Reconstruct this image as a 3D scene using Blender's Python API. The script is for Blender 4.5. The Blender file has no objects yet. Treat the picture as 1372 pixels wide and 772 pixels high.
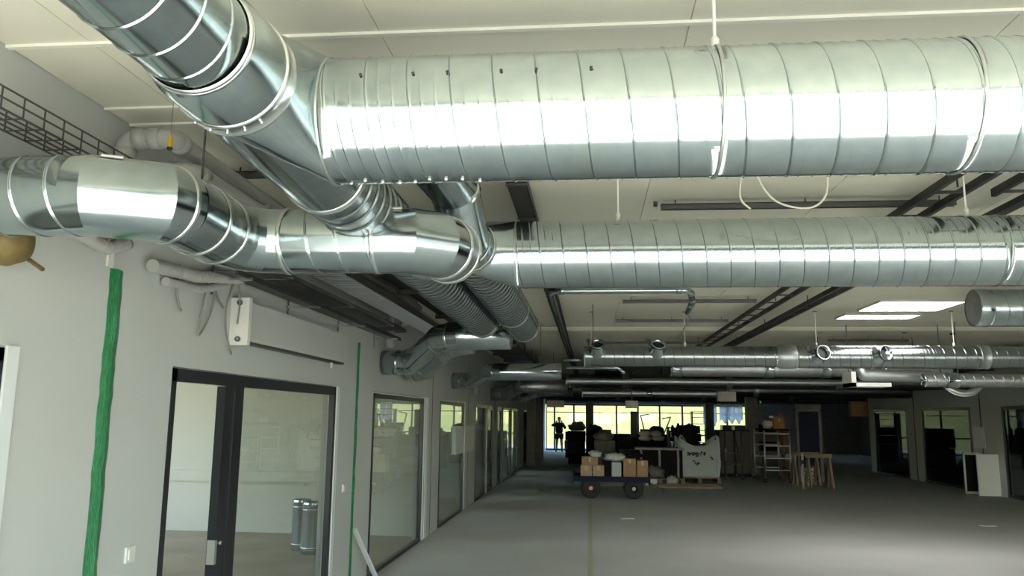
import bpy, math, random
from math import sin, cos, pi, radians as rad
from mathutils import Vector, Matrix
random.seed(7)
S = bpy.context.scene
COL = S.collection

# ------------------------------------------------------------------ camera
cam_d = bpy.data.cameras.new('camera'); cam = bpy.data.objects.new('camera', cam_d); COL.objects.link(cam)
cam_d.sensor_width = 36; cam_d.lens = 1070 / 1372 * 36; cam_d.clip_start = 0.02; cam_d.clip_end = 500
R3 = Matrix(((0.99537, 0.00493, 0.09594), (0.0955, -0.15977, -0.98252), (0.01048, 0.98714, -0.15951)))
cam.matrix_world = Matrix.Translation((0, 0, 1.75)) @ R3.to_4x4()
S.camera = cam

# ------------------------------------------------------------------ light and exposure
S.view_settings.view_transform = 'Standard'; S.view_settings.look = 'None'
S.view_settings.gamma = 1; S.view_settings.exposure = 1.80
SUN_EL, SUN_AZ = 44, 12
w = bpy.data.worlds.new('world'); S.world = w; w.use_nodes = True
nt = w.node_tree; nt.nodes.clear()
sky = nt.nodes.new('ShaderNodeTexSky'); sky.sky_type = 'NISHITA'; sky.sun_disc = False
sky.sun_elevation = rad(SUN_EL); sky.sun_rotation = rad(180 + SUN_AZ); sky.air_density = 1.0; sky.dust_density = 1.0
bg = nt.nodes.new('ShaderNodeBackground'); bg.inputs['Strength'].default_value = 0.42
wo = nt.nodes.new('ShaderNodeOutputWorld')
nt.links.new(sky.outputs[0], bg.inputs[0]); nt.links.new(bg.outputs[0], wo.inputs[0])
sl = bpy.data.lights.new('sun', 'SUN'); sl.energy = 9.0; sl.angle = rad(0.6); sl.color = (1, 0.94, 0.82)
so = bpy.data.objects.new('sun', sl); COL.objects.link(so)
so.rotation_euler = (rad(90 - SUN_EL), 0, rad(SUN_AZ)); so.location = (0, -6, 8)
try:
    S.cycles.max_bounces = 14; S.cycles.diffuse_bounces = 8; S.cycles.glossy_bounces = 6; S.cycles.transparent_max_bounces = 16
    S.cycles.sample_clamp_indirect = 8; S.cycles.use_denoising = True; S.cycles.caustics_reflective = False
except Exception: pass

# ------------------------------------------------------------------ materials
MATS = {}
def mat(name, col, rough=0.7, metal=0.0, noise=0.0, nscale=8.0, bump=0.0, bscale=60.0, col2=None, spec=0.5, stretch=None):
    m = bpy.data.materials.new(name); m.use_nodes = True; MATS[name] = m
    t = m.node_tree; b = t.nodes['Principled BSDF']
    b.inputs['Base Color'].default_value = (*col, 1); b.inputs['Roughness'].default_value = rough
    b.inputs['Metallic'].default_value = metal; b.inputs['Specular IOR Level'].default_value = spec
    tc = None
    if noise or bump:
        tc = t.nodes.new('ShaderNodeTexCoord'); src = tc.outputs['Object']
        if stretch:
            mp = t.nodes.new('ShaderNodeMapping'); mp.inputs['Scale'].default_value = stretch
            t.links.new(src, mp.inputs[0]); src = mp.outputs[0]
    if noise:
        n = t.nodes.new('ShaderNodeTexNoise'); n.inputs['Scale'].default_value = nscale; n.inputs['Detail'].default_value = 6
        t.links.new(src, n.inputs['Vector'])
        r = t.nodes.new('ShaderNodeValToRGB'); c2 = col2 or tuple(c * (1 - noise) for c in col)
        r.color_ramp.elements[0].position = 0.3; r.color_ramp.elements[1].position = 0.7
        r.color_ramp.elements[0].color = (*c2, 1); r.color_ramp.elements[1].color = (*col, 1)
        t.links.new(n.outputs[0], r.inputs[0]); t.links.new(r.outputs[0], b.inputs['Base Color'])
    if bump:
        n2 = t.nodes.new('ShaderNodeTexNoise'); n2.inputs['Scale'].default_value = bscale; n2.inputs['Detail'].default_value = 4
        bp = t.nodes.new('ShaderNodeBump'); bp.inputs['Strength'].default_value = bump; bp.inputs['Distance'].default_value = 0.01
        t.links.new(src, n2.inputs['Vector']); t.links.new(n2.outputs[0], bp.inputs['Height']); t.links.new(bp.outputs[0], b.inputs['Normal'])
    return m
GALV = mat('galvanised', (0.49, 0.555, 0.575), 0.15, 1.0, 0.10, 14, 0.03, 5, col2=(0.42, 0.485, 0.51))
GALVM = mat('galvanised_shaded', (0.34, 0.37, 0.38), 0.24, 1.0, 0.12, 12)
GALVF = mat('galvanised_far_shade', (0.20, 0.21, 0.21), 0.38, 1.0, 0.15, 10)  # darker copy of the galvanised metal, shade of the far hall in its colour
GALVD = mat('galvanised_dull', (0.50, 0.53, 0.54), 0.42, 1.0, 0.15, 10)
SEAM = mat('bright_edge', (0.75, 0.77, 0.77), 0.25, 1.0)
STEEL = mat('steel_rail', (0.14, 0.14, 0.135), 0.5, 0.7, 0.2, 20)
DSTEEL = mat('dark_steel', (0.07, 0.07, 0.068), 0.55, 0.6, 0.3, 15)
WALL = mat('painted_panel', (0.53, 0.55, 0.53), 0.75, 0, 0.04, 1.5, 0.05, 90)
CREAM = mat('cream_plaster', (0.66, 0.66, 0.58), 0.8, 0, 0.05, 1.2)
CEIL = mat('ceiling_sheet', (0.87, 0.84, 0.71), 0.85, 0, 0.05, 1.0, 0.05, 40)
BEAD = mat('joint_strip', (0.92, 0.90, 0.80), 0.7)
def floor_mat():
    m = mat('concrete_floor', (0.68, 0.675, 0.645), 0.8, 0, 0.12, 0.8, 0.15, 25, spec=0.25)
    return m
FLOOR = floor_mat()
SIDEFLOOR = mat('screed_floor', (0.50, 0.44, 0.34), 0.7, 0, 0.3, 1.3)
BLACK = mat('black_frame', (0.016, 0.018, 0.022), 0.35)
WHITE = mat('white_plastic', (0.72, 0.72, 0.68), 0.5)
WTRIM = mat('white_trim', (0.70, 0.73, 0.74), 0.5)
PVC = mat('grey_pipe', (0.40, 0.40, 0.38), 0.5)
GREEN = mat('green_film', (0.02, 0.26, 0.09), 0.35, 0, 0.65, 26, 0.6, 40, stretch=(6, 6, 1))
GLASSN = bpy.data.materials.new('glass'); GLASSN.use_nodes = True
def glass(m, tint, refl=1.0):
    t = m.node_tree; t.nodes.clear()
    o = t.nodes.new('ShaderNodeOutputMaterial'); mx = t.nodes.new('ShaderNodeMixShader')
    tr = t.nodes.new('ShaderNodeBsdfTransparent'); tr.inputs[0].default_value = (*tint, 1)
    gl = t.nodes.new('ShaderNodeBsdfGlossy'); gl.inputs['Roughness'].default_value = 0.01
    lw = t.nodes.new('ShaderNodeLayerWeight'); lw.inputs[0].default_value = 0.5
    pw_ = t.nodes.new('ShaderNodeMath'); pw_.operation = 'POWER'; pw_.inputs[1].default_value = 5.0
    ml = t.nodes.new('ShaderNodeMath'); ml.operation = 'MULTIPLY_ADD'; ml.inputs[1].default_value = 0.9 if refl > 1 else 0.2; ml.inputs[2].default_value = 0.045 * refl; ml.use_clamp = True
    t.links.new(lw.outputs['Facing'], pw_.inputs[0]); t.links.new(pw_.outputs[0], ml.inputs[0]); t.links.new(ml.outputs[0], mx.inputs[0])
    t.links.new(tr.outputs[0], mx.inputs[1]); t.links.new(gl.outputs[0], mx.inputs[2]); t.links.new(mx.outputs[0], o.inputs[0])
glass(GLASSN, (0.90, 0.92, 0.90), 1.3)
DGLASS = bpy.data.materials.new('dark_glass'); DGLASS.use_nodes = True; glass(DGLASS, (0.5, 0.55, 0.57), 0.9)
CARD = mat('cardboard', (0.42, 0.27, 0.15), 0.85, 0, 0.2, 9)
CARD2 = mat('pale_cardboard', (0.50, 0.36, 0.22), 0.85, 0, 0.2, 9)
TAPE = mat('parcel_tape', (0.55, 0.42, 0.27), 0.4)
WOOD = mat('rough_timber', (0.32, 0.25, 0.16), 0.8, 0, 0.35, 6, 0.2, 30, stretch=(1, 8, 8))
PLY = mat('orange_plywood', (0.42, 0.19, 0.06), 0.7, 0, 0.25, 5)
BAGW = mat('woven_white', (0.50, 0.56, 0.58), 0.8, 0, 0.12, 12, 0.4, 14)
FILM = mat('plastic_film', (0.66, 0.68, 0.72), 0.35, 0, 0.25, 14, 0.7, 12)
TFILM = bpy.data.materials.new('translucent_film'); TFILM.use_nodes = True
_t = TFILM.node_tree; _t.nodes.clear(); _o = _t.nodes.new('ShaderNodeOutputMaterial'); _m = _t.nodes.new('ShaderNodeMixShader'); _m.inputs[0].default_value = 0.6
_d = _t.nodes.new('ShaderNodeBsdfDiffuse'); _d.inputs[0].default_value = (.75, .77, .82, 1); _r = _t.nodes.new('ShaderNodeBsdfTranslucent'); _r.inputs[0].default_value = (.8, .82, .88, 1)
_t.links.new(_d.outputs[0], _m.inputs[1]); _t.links.new(_r.outputs[0], _m.inputs[2]); _t.links.new(_m.outputs[0], _o.inputs[0])
SACK = mat('pale_sack', (0.55, 0.53, 0.48), 0.85, 0, 0.2, 9, 0.4, 20)
RUB = mat('rubber', (0.018, 0.018, 0.02), 0.7)
RED = mat('red_hub', (0.13, 0.012, 0.012), 0.5)
NAVY = mat('navy_steel', (0.012, 0.018, 0.045), 0.7, spec=0.2)
DARKC = mat('charcoal_plastic', (0.012, 0.012, 0.014), 0.8, 0, 0.4, 6, spec=0.15)
GREYP = mat('grey_wrap', (0.20, 0.20, 0.19), 0.6, 0, 0.35, 6, 0.5, 12)
ALU = mat('aluminium', (0.62, 0.62, 0.60), 0.4, 0.9)
BRASS = mat('brass_foam', (0.20, 0.145, 0.05), 0.6, 0.2, 0.3, 20)
YEL = mat('yellow_cap', (0.60, 0.42, 0.03), 0.5)
BLUET = mat('blue_tape', (0.02, 0.04, 0.30), 0.4)
YLINE = mat('yellow_chalk', (0.58, 0.59, 0.40), 0.8, 0, 0.2, 10)
CABLE = mat('white_cable', (0.62, 0.60, 0.52), 0.6)
GCABLE = mat('grey_cable', (0.22, 0.22, 0.21), 0.6)
INK = mat('dark_print', (0.04, 0.05, 0.06), 0.7)
SKIN = mat('skin', (0.42, 0.25, 0.17), 0.6)
CLOTH = mat('dark_cloth', (0.012, 0.012, 0.015), 0.9)
HAIR = mat('dark_hair', (0.015, 0.01, 0.008), 0.6)
GRASS = mat('grass', (0.125, 0.137, 0.032), 0.9, 0, 0.35, 0.7)
GRAVEL = mat('pale_gravel', (0.50, 0.48, 0.44), 0.9, 0, 0.2, 3)
LEAF = mat('leaves', (0.05, 0.09, 0.02), 0.8, 0, 0.5, 3)
BARK = mat('bark', (0.10, 0.07, 0.05), 0.9)
LIT = bpy.data.materials.new('lamp_panel'); LIT.use_nodes = True
_b = LIT.node_tree.nodes['Principled BSDF']; _b.inputs['Emission Color'].default_value = (1, 0.98, 0.95, 1); _b.inputs['Emission Strength'].default_value = 4

# ------------------------------------------------------------------ mesh helpers
ORI = {}
def perp(a):
    a = a.normalized(); h = Vector((0, 0, 1)) if abs(a.z) < 0.9 else Vector((1, 0, 0))
    u = a.cross(h).normalized(); return u, u.cross(a).normalized()
class MB:
    def __init__(s): s.v = []; s.f = []; s.sm = []
    def quad(s, pts, smooth=False):
        i = len(s.v); s.v += [tuple(p) for p in pts]; s.f.append(tuple(range(i, i + len(pts)))); s.sm.append(smooth); return s
    def box(s, x0, x1, y0, y1, z0, z1):
        i = len(s.v)
        s.v += [(x, y, z) for z in (z0, z1) for y in (y0, y1) for x in (x0, x1)]
        for f in ((0, 2, 3, 1), (4, 5, 7, 6), (0, 1, 5, 4), (2, 6, 7, 3), (0, 4, 6, 2), (1, 3, 7, 5)):
            s.f.append(tuple(i + k for k in f)); s.sm.append(False)
        return s
    def cbox(s, c, size, rz=0, ry=0, rx=0):
        m = Matrix.Rotation(rz, 3, 'Z') @ Matrix.Rotation(ry, 3, 'Y') @ Matrix.Rotation(rx, 3, 'X'); i = len(s.v); n0 = len(s.v)
        s.box(-size[0] / 2, size[0] / 2, -size[1] / 2, size[1] / 2, -size[2] / 2, size[2] / 2)
        for k in range(n0, len(s.v)): s.v[k] = tuple(m @ Vector(s.v[k]) + Vector(c))
        return s
    def beam(s, a, b, wd, ht):
        a, b = Vector(a), Vector(b); d = (b - a); L = d.length; d.normalize(); u, v = perp(d); i = len(s.v)
        for p in (a, b):
            for su, sv in ((-1, -1), (1, -1), (1, 1), (-1, 1)): s.v.append(tuple(p + u * su * wd / 2 + v * sv * ht / 2))
        for f in ((0, 3, 2, 1), (4, 5, 6, 7), (0, 1, 5, 4), (1, 2, 6, 5), (2, 3, 7, 6), (3, 0, 4, 7)):
            s.f.append(tuple(i + k for k in f)); s.sm.append(False)
        return s
    def rings(s, rs, smooth=True, cap0=False, cap1=False):
        n = len(rs[0]); i = len(s.v)
        for r in rs: s.v += [tuple(p) for p in r]
        for k in range(len(rs) - 1):
            for j in range(n):
                a = i + k * n + j; b = i + k * n + (j + 1) % n
                s.f.append((a, b, b + n, a + n)); s.sm.append(smooth)
        if cap0: s.f.append(tuple(i + j for j in reversed(range(n)))); s.sm.append(False)
        if cap1: s.f.append(tuple(i + (len(rs) - 1) * n + j for j in range(n))); s.sm.append(False)
        return s
    def lathe(s, p, d, prof, seg=32, cap0=False, cap1=False):
        p = Vector(p); d = Vector(d).normalized(); u, v = perp(d)
        rs = [[p + d * t + (u * cos(2 * pi * j / seg) + v * sin(2 * pi * j / seg)) * r for j in range(seg)] for t, r in prof]
        return s.rings(rs, True, cap0, cap1)
    def gores(s, pts, r, seg=32, cap0=False, cap1=False, crisp=True):
        pts = [Vector(p) for p in pts]; n = len(pts); rr = r if isinstance(r, (list, tuple)) else [r] * n
        nrm = []
        for k in range(n):
            a = (pts[k] - pts[k - 1]).normalized() if k else None; b = (pts[k + 1] - pts[k]).normalized() if k < n - 1 else None
            nrm.append(((a + b).normalized() if a is not None and b is not None else (a if b is None else b)))
        d = (pts[1] - pts[0]).normalized(); u, v = perp(d)
        ring = [pts[0] + (u * cos(2 * pi * j / seg) + v * sin(2 * pi * j / seg)) * rr[0] for j in range(seg)]
        allr = [ring]
        for k in range(n - 1):
            d = (pts[k + 1] - pts[k]).normalized(); nn = nrm[k + 1]; c = pts[k + 1]; new = []
            for q in ring:
                t = (c - q).dot(nn) / d.dot(nn); h = q + d * t
                if rr[k + 1] != rr[k]: h = c + (h - c) * (rr[k + 1] / rr[k])
                new.append(h)
            if crisp: s.rings([ring, new], True, cap0 and k == 0, cap1 and k == n - 2)
            allr.append(new); ring = new
        if not crisp: s.rings(allr, True, cap0, cap1)
        return s
    def spiral(s, p0, p1, r, seg=48, pitch=0.137, ribs=True, phase=0.0, seamh=0.003):
        p0, p1 = Vector(p0), Vector(p1); d = p1 - p0; L = d.length; d.normalize(); u, v = perp(d)
        offs = [(0.0, 0), (0.001, -0.0035), (0.0035, -0.0035), (0.005, seamh), (0.008, seamh), (0.010, 0), (0.0125, 0)]
        if ribs:
            for q in (0.33, 0.66): offs += [(q * pitch - 0.006, 0), (q * pitch - 0.0035, 0), (q * pitch, 0.0018), (q * pitch + 0.0035, 0), (q * pitch + 0.006, 0)]
        offs.append((pitch - 0.0025, 0))
        ks = []; k = -2
        while k * pitch < L + pitch:
            ks += [(k * pitch + o + phase, h) for o, h in offs]; k += 1
        rs = []
        for x, h in ks:
            ring = []
            for j in range(seg):
                th = -2 * pi * j / seg; xx = x + pitch * (j / seg)
                xc = min(max(xx, 0), L); rad_ = r + (h if 0 < xx < L else 0)
                ring.append(p0 + d * xc + (u * cos(th) + v * sin(th)) * rad_)
            rs.append(ring)
        # join the last column to the first one pitch further on: build faces by hand
        n = seg; i = len(s.v); per = len(offs)
        for rg in rs: s.v += [tuple(q) for q in rg]
        for a in range(len(rs) - 1):
            if ks[a + 1][0] + pitch <= 0 or ks[a][0] >= L: continue
            for j in range(n):
                if j < n - 1: f = (i + a * n + j, i + a * n + j + 1, i + (a + 1) * n + j + 1, i + (a + 1) * n + j)
                else:
                    b = a + per
                    if b + 1 >= len(rs): continue
                    # column n equals column 0 of the ring one pitch later
                    f = (i + a * n + j, i + b * n, i + (b + 1) * n, i + (a + 1) * n + j)
                s.f.append(f); s.sm.append(True)
        return s
    def build(s, name, material, parent=None, kind=None, label=None):
        me = bpy.data.meshes.new(name)
        off = ORI.get(parent.name, Vector((0, 0, 0))) if parent else Vector((0, 0, 0))
        me.from_pydata([(a - off.x, b - off.y, c - off.z) for a, b, c in s.v], [], s.f)
        me.polygons.foreach_set('use_smooth', s.sm); me.validate(); me.update()
        me.materials.append(material)
        o = bpy.data.objects.new(name, me); COL.objects.link(o)
        if parent: o.parent = parent; ORI[o.name] = off
        else: ORI[o.name] = Vector((0, 0, 0))
        if kind: o['kind'] = kind
        if label: o['label'] = label
        return o
def tag(o, label, cat, group=None):
    o['label'] = label; o['category'] = cat
    if group: o['group'] = group
    return o
def thing(name, label, cat, loc=(0, 0, 0), group=None):
    o = bpy.data.objects.new(name, None); COL.objects.link(o); o.location = loc; o.empty_display_size = 0.1
    ORI[o.name] = Vector(loc); return tag(o, label, cat, group)
def solo(mb, name, m, label, cat, loc=None, group=None):
    """a thing that is one mesh, with its origin at loc"""
    o = mb.build(name, m)
    if loc is None: loc = mb.v[0]
    me = o.data; me.transform(Matrix.Translation(-Vector(loc))); o.location = loc; ORI[o.name] = Vector(loc)
    return tag(o, label, cat, group)
def collar(parent, p, d, r, wd=0.06, seg=48, name='coupling_ring', m=None):
    b = 0.006
    pr = [(-wd / 2 - .004, r), (-wd / 2, r + b), (-wd / 2 + .008, r + b), (-wd / 2 + .012, r + .003), (wd / 2 - .012, r + .003), (wd / 2 - .008, r + b), (wd / 2, r + b), (wd / 2 + .004, r)]
    return MB().lathe(p, d, pr, seg).build(name, m or SEAM, parent)
def fillet(pts, rad_, n):
    pts = [Vector(p) for p in pts]; out = [pts[0]]
    for k in range(1, len(pts) - 1):
        a = (pts[k - 1] - pts[k]).normalized(); b = (pts[k + 1] - pts[k]).normalized()
        ang = a.angle(b); t = rad_ / math.tan(ang / 2)
        p = pts[k] + a * t; q = pts[k] + b * t; c = pts[k] + (a + b).normalized() * (rad_ / sin(ang / 2))
        va, vb = p - c, q - c; tot = va.angle(vb)
        for i in range(n + 1):
            f = i / n; out.append(c + (va * sin((1 - f) * tot) + vb * sin(f * tot)) / sin(tot))
    out.append(pts[-1]); return out
def branch_loft(c0, d0, r0, c1, d1, r1, seg=64, steps=10, bulge=0.0):
    """saddle branch: circle (c0,r0) normal d0 to circle (c1,r1) normal d1"""
    c0, c1, d0, d1 = Vector(c0), Vector(c1), Vector(d0).normalized(), Vector(d1).normalized()
    ax = d0.cross(d1).normalized(); s0 = d0.cross(ax).normalized(); s1 = d1.cross(ax).normalized()
    ra = [c0 + (ax * cos(2 * pi * j / seg) + s0 * sin(2 * pi * j / seg)) * r0 for j in range(seg)]
    rb = [c1 + (ax * cos(2 * pi * j / seg) + s1 * sin(2 * pi * j / seg)) * r1 for j in range(seg)]
    return [[ra[j].lerp(rb[j], k / steps) for j in range(seg)] for k in range(steps + 1)]

# ------------------------------------------------------------------ the setting
WX, RX, CE, FY, BY = -2.4, 9.8, 3.25, -1.5, 44.0
# floor
MB().box(WX, 14.0, FY, BY + 0.3, -0.2, 0.0).build('floor', FLOOR, kind='structure')
# ceiling slab with sheets below it
ceil = MB().box(-9.2, 14.2, FY - 0.2, BY + 0.2, CE + 0.012, CE + 0.4).build('ceiling', CEIL, kind='structure')
xs = [WX, -2.03]; x = -0.82
while x < 14.0: xs.append(x); x += 1.21
xs[1] = -2.03
ys = [FY, -0.58, 2.90, 6.38, 9.86, 13.34, 16.9, 20.5, 24.1, 27.7, 31.3, 34.9, 38.5, BY]
sheet_cache = {}
for i in range(len(xs) - 1):
    for j in range(len(ys) - 1):
        a, b, c, d = xs[i], xs[i + 1], ys[j], ys[j + 1]
        key = (round(b - a, 2), round(d - c, 2))
        if key not in sheet_cache:
            g = 0.003
            o = MB().box(g, b - a - g, g, d - c - g, -0.012, 0.0).build('ceiling_sheet', CEIL, ceil); sheet_cache[key] = o
        else:
            o = sheet_cache[key].copy(); COL.objects.link(o); o.parent = ceil
        o.location = (a, c, CE + 0.012)
for yy in (-0.58, 2.90, 13.34):
    MB().box(WX, 12, yy - 0.012, yy + 0.012, CE - 0.012, CE).build('joint_strip', BEAD, ceil)
for yy in (3.58, 3.80):
    MB().box(WX, -1.9, yy - 0.010, yy + 0.010, CE - 0.010, CE).build('joint_strip', BEAD, ceil)
MB().box(WX, 12, 13.36, 13.60, CE - 0.06, CE).build('trim_2', CEIL, kind='structure')

# left wall: lintel, panels and openings. (y0, y1, z0, z1)
T = 0.12
OPEN = [(1.10, 3.07, 2.01), (4.43, 7.45, 2.01), (8.80, 11.55, 2.0), (12.86, 15.38, 2.0), (16.95, 18.72, 2.0), (18.9, 20.0, 2.0),
        (21.0, 22.0, 2.0), (22.4, 24.4, 2.0), (24.9, 26.9, 2.0), (29.5, 31.5, 2.0), (33.0, 35.0, 2.0), (37.0, 39.0, 2.0)]
wl = MB().box(WX - T, WX, FY, BY, 2.02, CE).build('wall_left', WALL, kind='structure')
yprev = FY
cuts = []
for (a, b, h) in OPEN:
    cuts.append((yprev, a)); yprev = b
cuts.append((yprev, BY))
JO = [3.80, 8.15, 12.2, 15.9, 20.5, 27.5]
for a, b in cuts:
    segs = [a] + [j for j in JO if a < j < b] + [b]
    for k in range(len(segs) - 1):
        MB().box(WX - T, WX, segs[k] + 0.004, segs[k + 1] - 0.004, 0, 2.02).build('wall_panel', WALL, wl)
    MB().box(WX - T + 0.02, WX - 0.015, a, b, 0, 2.02).build('panel_core', WALL, wl)
for j in JO[2:]:
    MB().box(WX, WX + 0.006, j - 0.008, j + 0.008, 0, CE - 0.4).build('joint_profile', STEEL, wl)
# white jamb profiles beside glazing
for y0_ in (3.10, 7.50, 11.62, 15.45, 18.80):
    MB().box(WX, WX + 0.012, y0_ - 0.02, y0_ + 0.05, 0, 2.02).build('jamb_profile', WTRIM, wl)
MB().box(WX, WX + 0.012, 11.75, 11.90, 0, 2.02).build('jamb_profile', WTRIM, wl)

# glazed units in the left wall
def glazing(n, a, b, h, name='window', kindname=None, lab=None, gm=GLASSN, x=WX, side=1, fw=0.055, dark=BLACK):
    """frame of four bars and one pane"""
    fr = MB(); xa, xb = (x - 0.05, x + 0.006) if side > 0 else (x - 0.006, x + 0.05)
    fr.box(xa, xb, a, b, h - fw, h); fr.box(xa, xb, a, b, 0, fw * 0.8); fr.box(xa, xb, a, a + fw, 0, h); fr.box(xa, xb, b - fw, b, 0, h)
    root = fr.build('%s_%d' % (name, n), dark, kind='structure')
    xm = (xa + xb) / 2
    MB().box(xm - 0.005, xm + 0.005, a + fw, b - fw, fw, h - fw).build('glass_pane', gm, root)
    return root
glazing(1, 1.10, 3.07, 2.01)
# door_1: open leaf bay and fixed pane with a thick stile between
fr = MB(); xa, xb = WX - 0.045, WX + 0.006
fr.box(xa, xb, 4.43, 7.45, 1.935, 2.01); fr.box(xa, xb, 4.43, 4.475, 0, 2.01); fr.box(xa, xb, 7.40, 7.45, 0, 2.01); fr.box(xa, xb, 5.37, 7.45, 0, 0.05)
door1 = fr.build('door_1', BLACK, kind='structure')
MB().box(WX - 0.06, WX - 0.05, 5.34, 7.40, 0.05, 1.94).build('glass_pane', GLASSN, door1)
MB().box(WX - 0.05, WX + 0.02, 5.24, 5.37, 0.0, 1.94).build('door_post', BLACK, door1)
st = MB().box(WX - 0.05, WX + 0.008, 5.11, 5.236, 0.02, 1.93).build('leaf_stile', BLACK, door1)
MB().box(WX - 0.04, WX + 0.012, 5.095, 5.125, 0.80, 0.95).build('lock_plate', ALU, door1)
MB().lathe((WX + 0.012, 5.14, 0.93), (1, 0, 0), [(-0.01, 0.008), (0.01, 0.008), (0.01, 0.012), (0.02, 0.012)], 12, False, True).build('door_handle', ALU, door1)
glazing(2, 8.80, 11.55, 2.0); glazing(3, 12.86, 15.38, 2.0); glazing(4, 16.95, 18.72, 2.0)
glazing(2, 18.9, 20.0, 2.0, 'door', gm=DGLASS, fw=0.09); glazing(3, 21.0, 22.0, 2.0, 'door', gm=DGLASS, fw=0.09)
glazing(5, 22.4, 24.4, 2.0); glazing(6, 24.9, 26.9, 2.0); glazing(7, 29.5, 31.5, 2.0, gm=DGLASS); glazing(8, 33.0, 35.0, 2.0, gm=DGLASS); glazing(9, 37.0, 39.0, 2.0, gm=DGLASS)

# rooms behind the left wall
SX = -8.6
MB().box(SX - 0.3, WX, FY, BY, -0.2, 0.0).build('floor_side_rooms', SIDEFLOOR, kind='structure')
ow = MB()
PART = [0.9, 12.0, 17.6, 22.2, 29.0, BY]
ow.box(SX - 0.3, SX, FY, BY, 2.7, CE + 0.01); ow.box(SX - 0.3, SX, FY, BY, 0, 0.35)
wins_side = [(2.0, 6.4), (7.0, 11.3), (12.6, 17.0), (18.2, 21.6), (23.2, 28.0)]
yp = FY
for a, b in wins_side: ow.box(SX - 0.3, SX, yp, a, 0.35, 2.7); yp = b
ow.box(SX - 0.3, SX, yp, BY, 0.35, 2.7)
ow.build('wall_side_rooms', CREAM, kind='structure')
for k, (a, b) in enumerate(wins_side):
    m = MB(); n = 3
    for q in range(n + 1):
        yy = a + (b - a) * q / n; m.box(SX - 0.2, SX - 0.1, yy - 0.03, yy + 0.03, 0.35, 2.7)
    m.box(SX - 0.2, SX - 0.1, a, b, 0.35, 0.42); m.box(SX - 0.2, SX - 0.1, a, b, 2.63, 2.7)
    root = m.build('window_%d' % (10 + k), WTRIM, kind='structure')
    MB().box(SX - 0.155, SX - 0.145, a, b, 0.42, 2.63).build('glass_pane', GLASSN, root)
for k, yy in enumerate(PART):
    if yy < BY: pw = MB().box(SX, WX - T, yy, yy + 0.1, 0, CE).build('wall_partition_%d' % (k + 1), CREAM, kind='structure')
    if k == 1: part12 = pw
tr = thing('wall_trunking', 'pale cable trunking along the cream back wall behind the open glass door', 'trunking', (SX + 0.1, 11.99, 0.72))
MB().box(SX + 0.05, WX - T - 0.05, 11.95, 11.998, 0.74, 0.90).build('channel_body', CREAM, tr)
MB().box(SX + 0.05, WX - T - 0.05, 11.945, 11.951, 0.755, 0.885).build('channel_lid', CREAM, tr)

# right wall
wr = MB(); wr.box(RX, RX + T, FY, 29.6, 2.13, CE)
wr = wr.build('wall_right', WALL, kind='structure')
RO = [(2.0, 6.0), (7.0, 11.0), (12.0, 16.0), (17.2, 20.35), (21.95, 25.05), (26.2, 29.1)]
yp = FY
for a, b in RO + [(29.6, 29.6)]:
    mid = [yp] + [j for j in (21.4, 25.6) if yp < j < a] + [a]
    for k in range(len(mid) - 1): MB().box(RX, RX + T, mid[k] + 0.005, mid[k + 1] - 0.005, 0, 2.13).build('wall_panel', WALL, wr)
    yp = b
for k, (a, b) in enumerate(RO):
    glazing(20 + k, a, b, 2.12, x=RX, side=-1, gm=DGLASS, fw=0.07)
for j in (21.4, 25.6):
    MB().box(RX - 0.01, RX, j - 0.02, j + 0.02, 0, 2.9).build('joint_profile', DSTEEL, wr)
# rooms behind it
MB().box(RX, 14.2, FY, 29.6, -0.2, 0.0).build('floor_right_rooms', FLOOR, kind='structure')
MB().box(14.0, 14.2, FY, BY, 0, CE).build('wall_far_right', GREYP, kind='structure')
for k, yy in enumerate((6.5, 11.5, 16.6, 21.1, 25.6, 29.6)):
    MB().box(RX + T, 14.0, yy, yy + 0.1, 0, CE).build('wall_partition_%d' % (10 + k), GREYP, kind='structure')

# far wall with the glazed front
bw = MB(); bw.box(WX - 0.1, 14.2, BY, BY + 0.25, 2.46, CE); bw.box(8.5, 14.2, BY, BY + 0.25, 0, 2.46); bw.box(SX - 0.3, WX, BY, BY + 0.25, 0, CE)
bw.build('wall_back', GREYP, kind='structure')
bx = WX + 0.05
edges = [bx, -1.9, -0.85, 0.0, 1.45, 2.6, 3.75, 4.95, 6.15, 7.3, 8.5]
for k in range(len(edges) - 1):
    a, b = edges[k], edges[k + 1]
    m = MB(); f = 0.045; z0 = 0.0
    m.box(a, a + f, BY + 0.02, BY + 0.12, 0, 2.46); m.box(b - f, b, BY + 0.02, BY + 0.12, 0, 2.46)
    m.box(a, b, BY + 0.02, BY + 0.12, 2.40, 2.46); m.box(a, b, BY + 0.02, BY + 0.12, 0, 0.08)
    m.box(a, b, BY + 0.03, BY + 0.10, 2.02, 2.06)
    if k > 1: m.box(a, b, BY + 0.03, BY + 0.10, 0.85, 0.92)
    root = m.build('window_%d' % (40 + k), STEEL, kind='structure')
    MB().box(a + f, b - f, BY + 0.065, BY + 0.07, 0.08, 2.40).build('glass_pane', GLASSN, root)

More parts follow.
